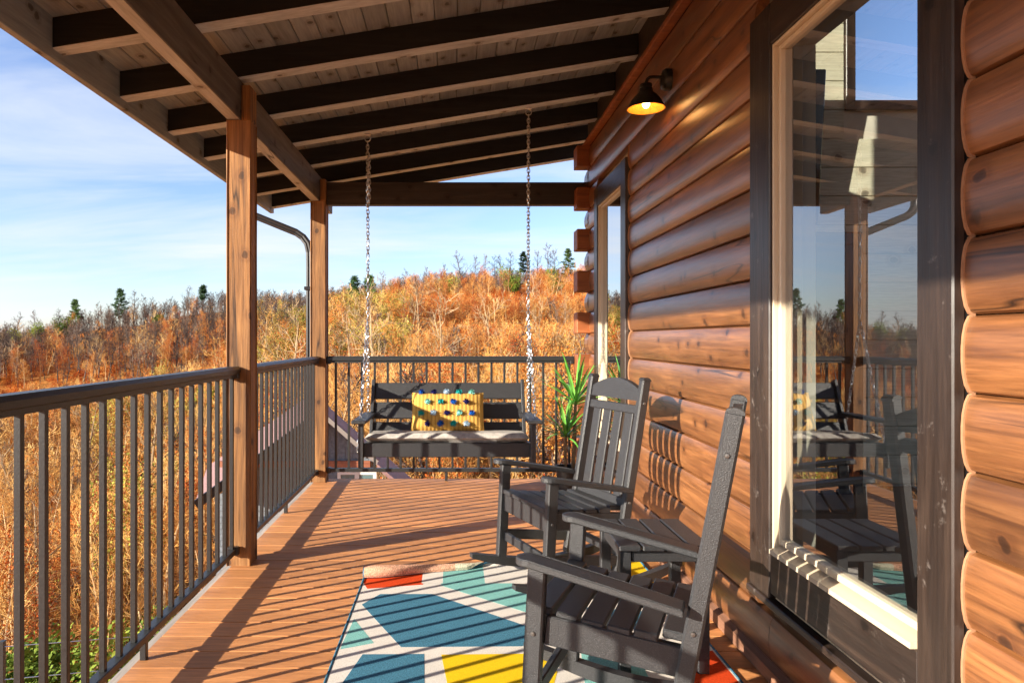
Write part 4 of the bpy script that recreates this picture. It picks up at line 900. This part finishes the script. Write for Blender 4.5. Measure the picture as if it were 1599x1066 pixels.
# ------------------------------------------------------------------ vegetation meshes
def seg(mb, p, q, r0, r1, n=3):
    d = (q-p); ln = d.length
    if ln < 1e-5: return
    d /= ln; e = d.orthogonal().normalized(); f = d.cross(e); o = len(mb.v)
    for (c, r_) in ((p, r0), (q, r1)):
        for k in range(n): a = 2*PI*k/n; mb.v.append(tuple(c+(e*math.cos(a)+f*math.sin(a))*r_))
    for k in range(n): mb.f.append((o+k, o+(k+1) % n, o+n+(k+1) % n, o+n+k)); mb.mi.append(0)
def bare_tree(seed, H, spread, n1, leaves=0, thick=1.0, low=0.25, lsize=0.16, fl=0.008, br=(1, 2)):
    rr = random.Random(seed); tr, cr, lf = MB(), MB(), MB(); tips = []
    p = Vector((0, 0, -0.6)); lean = Vector((rr.uniform(-.06, .06), rr.uniform(-.06, .06), 1)).normalized(); path = [p.copy()]
    ns = 9
    for i in range(ns):
        lean = (lean+Vector((rr.uniform(-.09, .09), rr.uniform(-.09, .09), 0.05))).normalized(); p = p+lean*((H+0.6)/ns); path.append(p.copy())
    r0 = H*0.0105*thick
    rad_ = [r0*(1-0.9*(i/ns)**0.9) for i in range(ns+1)]
    for i in range(ns): seg(tr, path[i], path[i+1], rad_[i], rad_[i+1], 5)
    def rv(s_): return Vector((rr.gauss(0, s_), rr.gauss(0, s_), rr.gauss(0, s_)))
    def branch(p, d, ln, r_, lev):
        k = 4 if lev == 0 else 3; pts = [p]; q = p; dd = d
        for i in range(k):
            dd = (dd+rv(0.16)+Vector((0, 0, 0.09))).normalized(); q = q+dd*ln/k; pts.append(q)
            a, c = r_*(1-0.8*i/k), r_*(1-0.8*(i+1)/k); seg(cr, pts[-2], q, max(a, fl), max(c, fl*0.7), 4 if lev == 0 else 3)
            if lev < 2:
                for _ in range(2 if lev == 0 else rr.choice(br)):
                    ax = dd.orthogonal(); ax.rotate(Matrix.Rotation(rr.uniform(0, 2*PI), 3, dd)); nd = (dd*0.75+ax*rr.uniform(0.5, 0.9)+Vector((0, 0, 0.15))).normalized()
                    branch(q-(q-pts[-2])*rr.random(), nd, ln*rr.uniform(0.38, 0.62), r_*0.5*(1-0.6*i/k), lev+1)
            else: tips.append(q.copy())
        tips.append(q.copy())
    for i in range(n1):
        f = low+(0.97-low)*(i+rr.random()*0.8)/n1; j = min(ns-1, int(f*ns)); g2 = f*ns-j; b0 = path[j].lerp(path[j+1], g2)
        az = i*2.4+rr.uniform(-.5, .5); up = 0.45+0.75*f+rr.uniform(-.15, .15); d = Vector((math.cos(az), math.sin(az), up)).normalized()
        branch(b0, d, H*spread*(1.15-0.8*f)*rr.uniform(0.7, 1.15), max(0.012, (rad_[j]*0.5)), 0)
    if leaves:
        for _ in range(leaves):
            c = rr.choice(tips)+rv(0.22); n_ = rv(1).normalized(); u = n_.orthogonal().normalized()*lsize*rr.uniform(0.5, 1.2); v_ = n_.cross(u)*rr.uniform(0.5, 0.9)
            lf.add([c-u, c+v_, c+u, c-v_], [(0, 1, 2, 3)])
    return tr, cr, lf
def pine(seed, H, gap=0.35):
    rr = random.Random(seed); tr, lf = MB(), MB(); p = Vector((0, 0, -0.6)); ns = 8; path = [p]
    for i in range(ns): p = p+Vector((rr.uniform(-.12, .12), rr.uniform(-.12, .12), (H+0.6)/ns)); path.append(p)
    for i in range(ns): seg(tr, path[i], path[i+1], H*0.013*(1-0.85*i/ns), H*0.013*(1-0.85*(i+1)/ns), 5)
    nb_ = 30
    for i in range(nb_):
        f = gap+(1-gap)*(i/(nb_-1)); j = min(ns-1, int(f*ns)); b0 = path[j].lerp(path[j+1], min(1, f*ns-j)); az = i*2.4+rr.uniform(-.6, .6)
        ln = H*0.26*(1.05-f)**0.7*rr.uniform(0.45, 1.15)+0.25; d = Vector((math.cos(az), math.sin(az), rr.uniform(-.05, .35))); e = b0+d*ln
        seg(tr, b0, e, 0.045, 0.015, 3)
        for k in range(4):
            c = b0.lerp(e, 0.4+0.2*k)+Vector((rr.gauss(0, .2), rr.gauss(0, .2), rr.gauss(0, .12)))
            for _ in range(20):
                n_ = Vector((rr.gauss(0, 1), rr.gauss(0, 1), rr.gauss(0, 0.7)+0.4)).normalized(); s_ = n_.orthogonal().normalized()*0.07; t_ = c+n_*rr.uniform(0.35, 0.75)*(0.6+0.05*H)
                lf.add([c-s_, c+s_, t_+s_*0.6, t_-s_*0.6], [(0, 1, 2, 3)])
    return tr, lf
def bush(seed, H, W, n, ls):
    rr = random.Random(seed); tr, lf = MB(), MB(); cl = []
    for i in range(9):
        a = rr.uniform(0, 2*PI); c = Vector((math.cos(a)*W*rr.uniform(0, .7), math.sin(a)*W*rr.uniform(0, .7), H*rr.uniform(0.25, 0.95))); cl.append((c, W*rr.uniform(0.3, 0.55))); seg(tr, Vector((0, 0, -0.4)), c, 0.05, 0.012, 4)
    for _ in range(n):
        c, r_ = rr.choice(cl); d = Vector((rr.gauss(0, 1), rr.gauss(0, 1), rr.gauss(0, 1))).normalized()*r_*rr.uniform(0.35, 1.1)**0.6; q = c+d; q.z = max(0.05, q.z)
        n_ = Vector((rr.gauss(0, 1), rr.gauss(0, 1), rr.gauss(0, 1))).normalized(); u = n_.orthogonal().normalized()*ls*rr.uniform(0.5, 1.2); v_ = n_.cross(u)*0.6
        lf.add([q-u, q+v_, q+u, q-v_], [(0, 1, 2, 3)])
    return tr, lf
SRC = {}
def reg(kind, parts): SRC.setdefault(kind, []).append([(n_, mb_.mesh(kind+'_'+n_, mt)) for n_, mb_, mt in parts if mb_.f])
for s_ in range(5):
    tr, cr, lf = bare_tree(11+s_, 11.0, 0.34 if s_ % 2 else 0.36, 10, thick=2.1, fl=0.010, low=0.45); reg('tan', [('trunk', tr, 'bark'), ('crown', cr, 'twig')])
for s_ in range(3):
    tr, cr, lf = bare_tree(31+s_, 11.5, 0.30, 11, thick=1.9, low=0.35, fl=0.028, br=(0, 1, 1)); reg('grey', [('trunk', tr, 'bark_grey'), ('crown', cr, 'twig_grey')])
for s_ in range(5):
    tr, cr, lf = bare_tree(41+s_, 11.0, 0.40, 9, thick=2.3, fl=0.024, low=0.3, br=(0, 1, 1)); reg('ftan', [('trunk', tr, 'bark'), ('crown', cr, 'twig')])
for s_ in range(3):
    tr, cr, lf = bare_tree(45+s_, 11.0, 0.42, 9, thick=1.9, fl=0.018, low=0.3, br=(0, 1, 1)); reg('pale', [('trunk', tr, 'bark_pale'), ('crown', cr, 'bark_pale')])
for s_ in range(3):
    tr, cr, lf = bare_tree(51+s_, 9.0, 0.36, 14, leaves=2400, low=0.15, lsize=0.06); reg('rust', [('trunk', tr, 'bark'), ('crown', cr, 'twig'), ('leaves', lf, 'leaf_rust')])
for s_ in range(3):
    tr, cr, lf = bare_tree(61+s_, 9.0, 0.34, 12, leaves=2000, low=0.2, lsize=0.07, fl=0.015); reg('olive', [('trunk', tr, 'bark'), ('crown', cr, 'twig'), ('leaves', lf, 'leaf_olive')])
for s_ in range(3): tr, lf = pine(71+s_, 12.0, 0.3+0.15*s_); reg('pine', [('trunk', tr, 'bark_grey'), ('crown', lf, 'leaf_pine')])
for s_ in range(3): tr, lf = bush(91+s_, 3.2, 1.8, 3800, 0.085); reg('bush', [('trunk', tr, 'bark_grey'), ('crown', lf, 'leaf_shrub')])
# brush tufts: thin upright stems
def tuft(seed, mat):
    rr = random.Random(seed); mb = MB()
    for i in range(46):
        a = rr.uniform(0, 2*PI); r_ = rr.uniform(0, 0.9); p = Vector((math.cos(a)*r_, math.sin(a)*r_, -0.2)); d = Vector((rr.gauss(0, .22), rr.gauss(0, .22), 1)); h = rr.uniform(0.8, 2.2); m_ = p+d*h*0.5; q = m_+Vector((d.x*0.6+rr.gauss(0, .2), d.y*.6+rr.gauss(0, .2), 1)).normalized()*h*0.5
        seg(mb, p, m_, 0.02, 0.014); seg(mb, m_, q, 0.014, 0.004)
        for _ in range(3): e = m_.lerp(q, rr.random()); seg(mb, e, e+Vector((rr.gauss(0, .3), rr.gauss(0, .3), rr.uniform(.05, .4))), 0.009, 0.003)
    return mb.mesh('brush', mat)
def ltuft(seed):
    rr = random.Random(seed); mb = MB()
    for i in range(260):
        a = rr.uniform(0, 2*PI); r_ = 1.1*rr.random()**0.5; c = Vector((math.cos(a)*r_, math.sin(a)*r_, rr.uniform(0.0, 1.0)*(1.2-r_))); n_ = Vector((rr.gauss(0, 1), rr.gauss(0, 1), rr.gauss(0, 1))).normalized(); u = n_.orthogonal().normalized()*rr.uniform(.035, .085); v_ = n_.cross(u)*0.7
        mb.add([c-u, c+v_, c+u, c-v_], [(0, 1, 2, 3)])
    return mb.mesh('brush_leaves', 'leaf_rust')
TUFTS = [tuft(1, 'twig'), tuft(2, 'twig'), ltuft(3), ltuft(4)]

def px_of(x, y): return 709+1108*x/y
def pos(px_, d): return ((px_-709)*d/1108, d)
def plant_tree(kind, var, x, y, h, rot, label, cat, group, name, sink=0.0):
    src = SRC[kind][var % len(SRC[kind])]; base = {'tan': 11.0, 'ftan': 11.0, 'pale': 11.0, 'grey': 11.5, 'rust': 9.0, 'olive': 9.0, 'pine': 12.0, 'bush': 3.2}[kind]
    o = bpy.data.objects.new(name, None); COL.objects.link(o); o.location = (x, y, ground(x, y)-sink); s_ = h/base; o.scale = (s_, s_, s_); o.rotation_euler = (0, 0, rot); o.empty_display_size = 0.2
    o['label'] = label; o['category'] = cat
    if group: o['group'] = group
    for n_, me in src: c = bpy.data.objects.new(n_, me); COL.objects.link(c); c.parent = o
    return o
TR = random.Random(2024)
# -- ridge trees one can single out
RIDGE = [
 ('pale', 702, 62, 482, 'pale spreading bare tree before the orange hillside, straight above the pillow'), ('pale', 664, 80, 455, 'pale bare tree with steep limbs left of the middle of the right hillside'), ('pale', 596, 70, 470, 'pale bare tree right of the left swing chain before the hillside'),
 ('pale', 545, 62, 500, 'pale bare tree between the far post and the left swing chain'), ('pale', 770, 76, 478, 'pale bare tree left of the right swing chain before the orange slope'), ('pale', 850, 66, 490, 'pale bare tree right of the right swing chain before the orange slope'),
 ('pale', 815, 110, 440, 'tall pale trunk rising on the orange slope behind the right swing chain'), ('pale', 635, 100, 448, 'tall pale bare tree on the brown slope at the centre left of the hill'), ('pale', 450, 75, 500, 'pale bare tree between the two porch posts'), ('pale', 130, 70, 640, 'pale leaning bare tree behind the left balusters near the camera'), ('pale', 205, 62, 620, 'pale bare trunk behind the left balusters towards the near post'), ('pale', 62, 66, 660, 'pale bare trunk behind the first balusters at the left edge'),
 ('grey', 545, 186, 452, 'thin bare tree on the skyline just right of the far porch post'), ('grey', 600, 188, 428, 'bare grey tree on the skyline right of the left swing chain'), ('grey', 632, 188, 424, 'bare grey skyline tree left of the middle of the right hill'), ('grey', 662, 189, 420, 'bare grey skyline tree at the middle of the right hill'), ('grey', 690, 188, 416, 'bare grey skyline tree just left of the broad hilltop tree'),
 ('grey', 738, 187, 404, 'bare tree between the broad and the slim hilltop trees'), ('grey', 787, 186, 402, 'slim bare hilltop tree left of the dark thick one'), ('grey', 838, 187, 396, 'bare hilltop tree just right of the right swing chain'), ('grey', 868, 186, 392, 'bare hilltop tree left of the green pine'),
 ('grey', 60, 205, 488, 'bare tree above the yellow green bush on the left ridge'), ('grey', 90, 206, 486, 'bare tree left of the lone pine on the left ridge'), ('grey', 225, 204, 464, 'bare tree between the slender pine and the ridge centre'), ('grey', 305, 205, 462, 'bare tree immediately left of the right hand dark pine'), ('grey', 335, 204, 460, 'bare tree on the left ridge touching the near post'), ('grey', 345, 206, 466, 'bare tree half hidden behind the near post on the ridge'),
 # kind, px, depth, top_y, label
 ('pine', 118, 205, 472, 'lone flat topped pine on the left ridge, leftmost of the dark pines'),
 ('pine', 188, 205, 456, 'slender dark pine standing tall midway along the left ridge'),
 ('pine', 316, 205, 450, 'dark pine on the left ridge just left of the near porch post'),
 ('grey', 155, 206, 474, 'dense bare grey tree on the left ridge between two dark pines'),
 ('grey', 208, 204, 458, 'bare grey tree right beside the slender pine on the left ridge'),
 ('grey', 270, 205, 466, 'bare grey tree on the left ridge right of its centre'),
 ('grey', 287, 206, 450, 'tallest bare grey tree on the left ridge near the dark right hand pine'),
 ('grey', 240, 207, 468, 'small bare tree on the middle of the left ridge'),
 ('grey', 22, 206, 492, 'bare tree at the far left end of the left ridge'),
 ('grey', 723, 186, 396, 'broad bare tree silhouetted left of centre on the right hilltop'),
 ('grey', 752, 186, 402, 'slim forked bare tree second from the left on the right hilltop'),
 ('grey', 775, 187, 404, 'bare tree on the right hilltop a little left of the right swing chain'),
 ('grey', 800, 188, 398, 'dark thick bare tree on the right hilltop beside the right swing chain'),
 ('pine', 818, 186, 398, 'small dark pine on the right hilltop directly behind the swing chain'),
 ('grey', 852, 186, 386, 'tall bare tree on the right hilltop between chain and log tails'),
 ('pine', 886, 182, 394, 'green pine on the right hilltop next to the log tails'),
 ('pine', 555, 150, 438, 'dark green cedar on the right hillside close to the left swing chain'),
 ('pine', 578, 150, 436, 'green cedar on the right hillside touching the left swing chain'),
]
for kind, px_, d, ty, lab in RIDGE:
    x, y = pos(px_, d); zt = CAMZ-(ty-530)*d/1108; h = max(4.0, zt-ground(x, y)+0.5)
    plant_tree(kind, TR.randrange(9), x, y, h, TR.uniform(0, 6.28), lab, 'pine tree' if kind == 'pine' else 'tree', None, 'pine_tree' if kind == 'pine' else 'bare_tree')
BUSHES = [
 (60, 188, 5.5, 'yellow green bush at the left end of the left ridge'), (28, 190, 4.5, 'small green bush at the very left edge of the far ridge'), (98, 190, 6.5, 'upright bright green bush below the lone pine on the left ridge'),
 (250, 196, 4.5, 'dull green bush on top of the left ridge'), (230, 90, 7.5, 'yellow green tree rising over the left railing midway along it'), (330, 95, 8.0, 'yellow green tree over the railing just left of the near post'),
 (413, 110, 6.5, 'bright green shrub seen just right of the near post'), (474, 130, 8.0, 'green tree behind the downspout by the far post'),
 (802, 172, 6.8, 'wide bright green shrub on the orange hilltop left of the swing chain'), (866, 168, 6.0, 'green shrub on the orange hilltop near the log tails'), (694, 165, 6.2, 'narrow green tree on the centre of the right hillside'), (640, 165, 3.6, 'dull green shrub left of the centre on the right hillside'),
 (255, 40, 4.4, 'leafy green shrub low behind the balusters near the post'), (60, 28, 4.6, 'green shrub at the bottom left below the railing'), (140, 28, 4.8, 'leafy green shrub at the bottom, left of the deck edge'), (205, 31, 4.2, 'low green shrub touching the bottom rail support'),
 (893, 40, 4.0, 'yellow green shrub low behind the potted plant'),
]
for px_, d, h, lab in BUSHES:
    x, y = pos(px_, d); plant_tree('bush', TR.randrange(3), x, y, h, TR.uniform(0, 6.28), lab, 'shrub', None, 'green_shrub')
# -- the woods
cand = []
def try_add(r_, a, dmin):
    x, y = r_*math.sin(a), r_*math.cos(a)
    if y < -30 or (math.hypot(x, y) < 17): return
    if -8.5 < x < 0.2 and 15.5 < y < 29: return                        # neighbour house and its yard
    if x > 0.5 and y < 9: return
    d = max(1.0, y); px_ = px_of(x, y) if y > 1 else -9999
    return x, y, d, px_
for _ in range(5800):
    a = R(TR.uniform(-46, 13)); r_ = math.sqrt(TR.uniform(36**2, 245**2)) if TR.random() < 0.72 else TR.uniform(36, 120)
    q = try_add(r_, a, 0)
    if not q: continue
    x, y, d, px_ = q
    if (d < 31 and 290 < px_ < 645) or (px_ < -80 and d < 110) or (px_ < 345 and d < 100 and TR.random() < 0.15): continue
    g0 = ground(x, y); n_ = noise.noise((x*0.03, y*0.03, 9.0))
    h = TR.uniform(6, 12)*(0.72 if r_ > 140 else 1)
    orange = math.exp(-((px_-800)/130)**2) * (1 if 120 < d < 178 else 0)
    if TR.random() < orange*0.8: continue
    # near wood stays under the railing line, as in the photograph
    if px_ < 345: lim = CAMZ-(618-0.16*max(px_, 0)-530)*d/1108 if d < 135 else 99
    elif px_ < 520: lim = CAMZ-(500-530)*d/1108 if d < 110 else 99
    else: lim = CAMZ-((575 if d < 60 else 512 if d < 100 else 465 if d < 140 else 415)-530)*d/1108
    if g0+h > lim:
        h = lim-g0
        if h < 3.2: continue
    k_ = TR.random(); left_far = px_ < 520 and d > 120
    kind = ('grey' if k_ < 0.72 else 'tan' if k_ < 0.90 else 'rust') if left_far else ('tan' if k_ < 0.62+0.25*n_ else 'rust' if k_ < 0.86 else 'grey')
    if kind == 'tan' and d > 75: kind = 'ftan'
    z1 = 610 < px_ < 930 and d > 90; z2 = 395 < px_ < 650 and 80 < d < 175; z3 = 150 < px_ < 350 and d < 115
    if z1 and TR.random() < 0.5: kind = 'rust'
    if TR.random() < 0.04: kind = 'pale'
    if (z2 and TR.random() < 0.30) or (z3 and TR.random() < 0.08): kind = 'olive'
    if d > 165 and TR.random() < 0.65: kind = 'grey'
    if d > 165: h *= 0.8
    cand.append((d, px_, x, y, h, kind, TR.randrange(9), TR.uniform(0, 6.28)))
inview = [c for c in cand if -30 < c[1] < 925]
inview.sort(key=lambda c: -c[4]/c[0]); ind = inview[:255]; ids = set(id(c) for c in ind); rest = [c for c in cand if id(c) not in ids]
for c in ind:
    d, px_, x, y, h, kind, var, rot = c
    if px_ < 360: zone, grp = 'on the slope below the left railing', 'trees below the left railing'
    elif px_ < 520: zone, grp = 'on the slope seen between the two porch posts', 'trees between the posts'
    else: zone, grp = 'on the hillside behind the swing', 'trees behind the swing'
    lab = {'tan': 'bare tan tree standing ', 'ftan': 'bare tan tree standing ', 'rust': 'rust leaved tree standing ', 'olive': 'yellow green leaved tree standing ', 'pale': 'pale barked bare tree standing ', 'grey': 'bare grey brown tree standing '}[kind]+zone
    plant_tree(kind, var, x, y, h, rot, lab, 'tree', {'tan': 'bare tan ', 'ftan': 'bare tan ', 'rust': 'rust leaved ', 'olive': 'yellow green ', 'pale': 'pale barked ', 'grey': 'bare grey '}[kind]+grp, {'rust': 'rust_leaved_tree', 'olive': 'green_leaved_tree'}.get(kind, 'bare_tree'))

# the rest of the wood and the brush: one object each, instanced on points
def instanced(name, points, sources, label, kind='stuff'):
    """points: (x, y, z, scale, rot, index); sources: list of meshes lists"""
    src = bpy.data.collections.new(name+'_sources')
    for i, parts in enumerate(sources):
        bmj = bmesh.new(); mats = []
        me = bpy.data.meshes.new(f'{name}_{i:02d}'); base = 0
        for m_ in parts:
            t_ = m_.copy(); off = len(mats)
            for mm in m_.materials: mats.append(mm)
            t_.polygons.foreach_set('material_index', [off]*len(t_.polygons)); bmj.from_mesh(t_); bpy.data.meshes.remove(t_)
        bmj.to_mesh(me); bmj.free()
        for mm in mats: me.materials.append(mm)
        src.objects.link(bpy.data.objects.new(f'{name}_{i:02d}', me))
    me = bpy.data.meshes.new(name); me.from_pydata([(p[0], p[1], p[2]) for p in points], [], [])
    for an, idx, ty in (('sc', 3, 'FLOAT'), ('rot', 4, 'FLOAT'), ('idx', 5, 'INT')):
        at = me.attributes.new(an, ty, 'POINT'); at.data.foreach_set('value', [p[idx] for p in points])
    o = bpy.data.objects.new(name, me); COL.objects.link(o); o['label'] = label; o['kind'] = kind
    ng = bpy.data.node_groups.new(name+'_scatter', 'GeometryNodeTree')
    ng.interface.new_socket('Geometry', in_out='INPUT', socket_type='NodeSocketGeometry'); ng.interface.new_socket('Geometry', in_out='OUTPUT', socket_type='NodeSocketGeometry')
    gi = ng.nodes.new('NodeGroupInput'); go = ng.nodes.new('NodeGroupOutput'); ip = ng.nodes.new('GeometryNodeInstanceOnPoints'); ci = ng.nodes.new('GeometryNodeCollectionInfo')
    ci.inputs['Collection'].default_value = src; ci.inputs['Separate Children'].default_value = True; ci.inputs['Reset Children'].default_value = True
    def attr(n_, ty):
        a = ng.nodes.new('GeometryNodeInputNamedAttribute'); a.data_type = ty; a.inputs['Name'].default_value = n_; return a.outputs['Attribute']
    cx = ng.nodes.new('ShaderNodeCombineXYZ'); ng.links.new(attr('rot', 'FLOAT'), cx.inputs[2])
    ng.links.new(gi.outputs[0], ip.inputs['Points']); ng.links.new(ci.outputs[0], ip.inputs['Instance']); ip.inputs['Pick Instance'].default_value = True
    ng.links.new(attr('idx', 'INT'), ip.inputs['Instance Index']); ng.links.new(cx.outputs[0], ip.inputs['Rotation']); ng.links.new(attr('sc', 'FLOAT'), ip.inputs['Scale'])
    ng.links.new(ip.outputs[0], go.inputs[0])
    md = o.modifiers.new('scatter', 'NODES'); md.node_group = ng; return o
allsrc = []; base_i = {}
for kind in ('tan', 'ftan', 'grey', 'rust', 'olive', 'pale'):
    base_i[kind] = len(allsrc)
    for parts in SRC[kind]: allsrc.append([m_ for _, m_ in parts])
BH = {'tan': 11.0, 'ftan': 11.0, 'grey': 11.5, 'rust': 9.0, 'olive': 9.0, 'pale': 11.0}
instanced('woodland', [(x, y, ground(x, y), h/BH[k_], rot, base_i[k_]+v_ % len(SRC[k_])) for (d, px_, x, y, h, k_, v_, rot) in rest], allsrc, 'dense bare autumn wood covering the valley slopes')
pts = []
for _ in range(9000):
    a = R(TR.uniform(-42, 13)); r_ = TR.uniform(22, 75) if TR.random() < 0.35 else math.sqrt(TR.uniform(60**2, 205**2))
    x, y = r_*math.sin(a), r_*math.cos(a)
    if -8.5 < x < 0.2 and 16.5 < y < 28: continue
    px_ = px_of(x, y) if y > 1 else -999
    if y < 31 and 290 < px_ < 645: continue
    s_ = TR.uniform(0.6, 1.25)*(1.3 if r_ > 90 else 1); or_ = 120 < y < 178 and 640 < px_ < 960
    pts.append((x, y, ground(x, y), s_, TR.uniform(0, 6.28), (2+TR.randrange(2)) if (or_ or TR.random() < 0.9) else TR.randrange(2)))
instanced('brush', pts, [[m_] for m_ in TUFTS], 'low rust and straw coloured brush under the trees')
# wire fence post at the bottom left corner
fx, fy = pos(4, 9.5); ft = CAMZ-(1002-530)*9.5/1108
fp = thing('fence_post', 'black metal fence post at the bottom left corner below the railing', 'fence post', (fx, fy, ft-1.5))
MB().box(fx-0.03, fx+0.03, fy-0.03, fy+0.03, ground(fx, fy)-0.2, ft, 0.004).build('shaft', 'rail', fp); MB().box(fx-0.036, fx+0.036, fy-0.036, fy+0.036, ft+.0005, ft+0.02, 0.004).build('cap', 'rail', fp)
for dz in (0.06, 0.5, 0.9): MB().tube([(fx+0.03, fy, ft-dz), (fx+2.2, fy+0.9, ft-dz-0.18), (fx+4.4, fy+2.2, ft-dz-0.5)], 0.006, 5).build('wire', 'steel', fp)
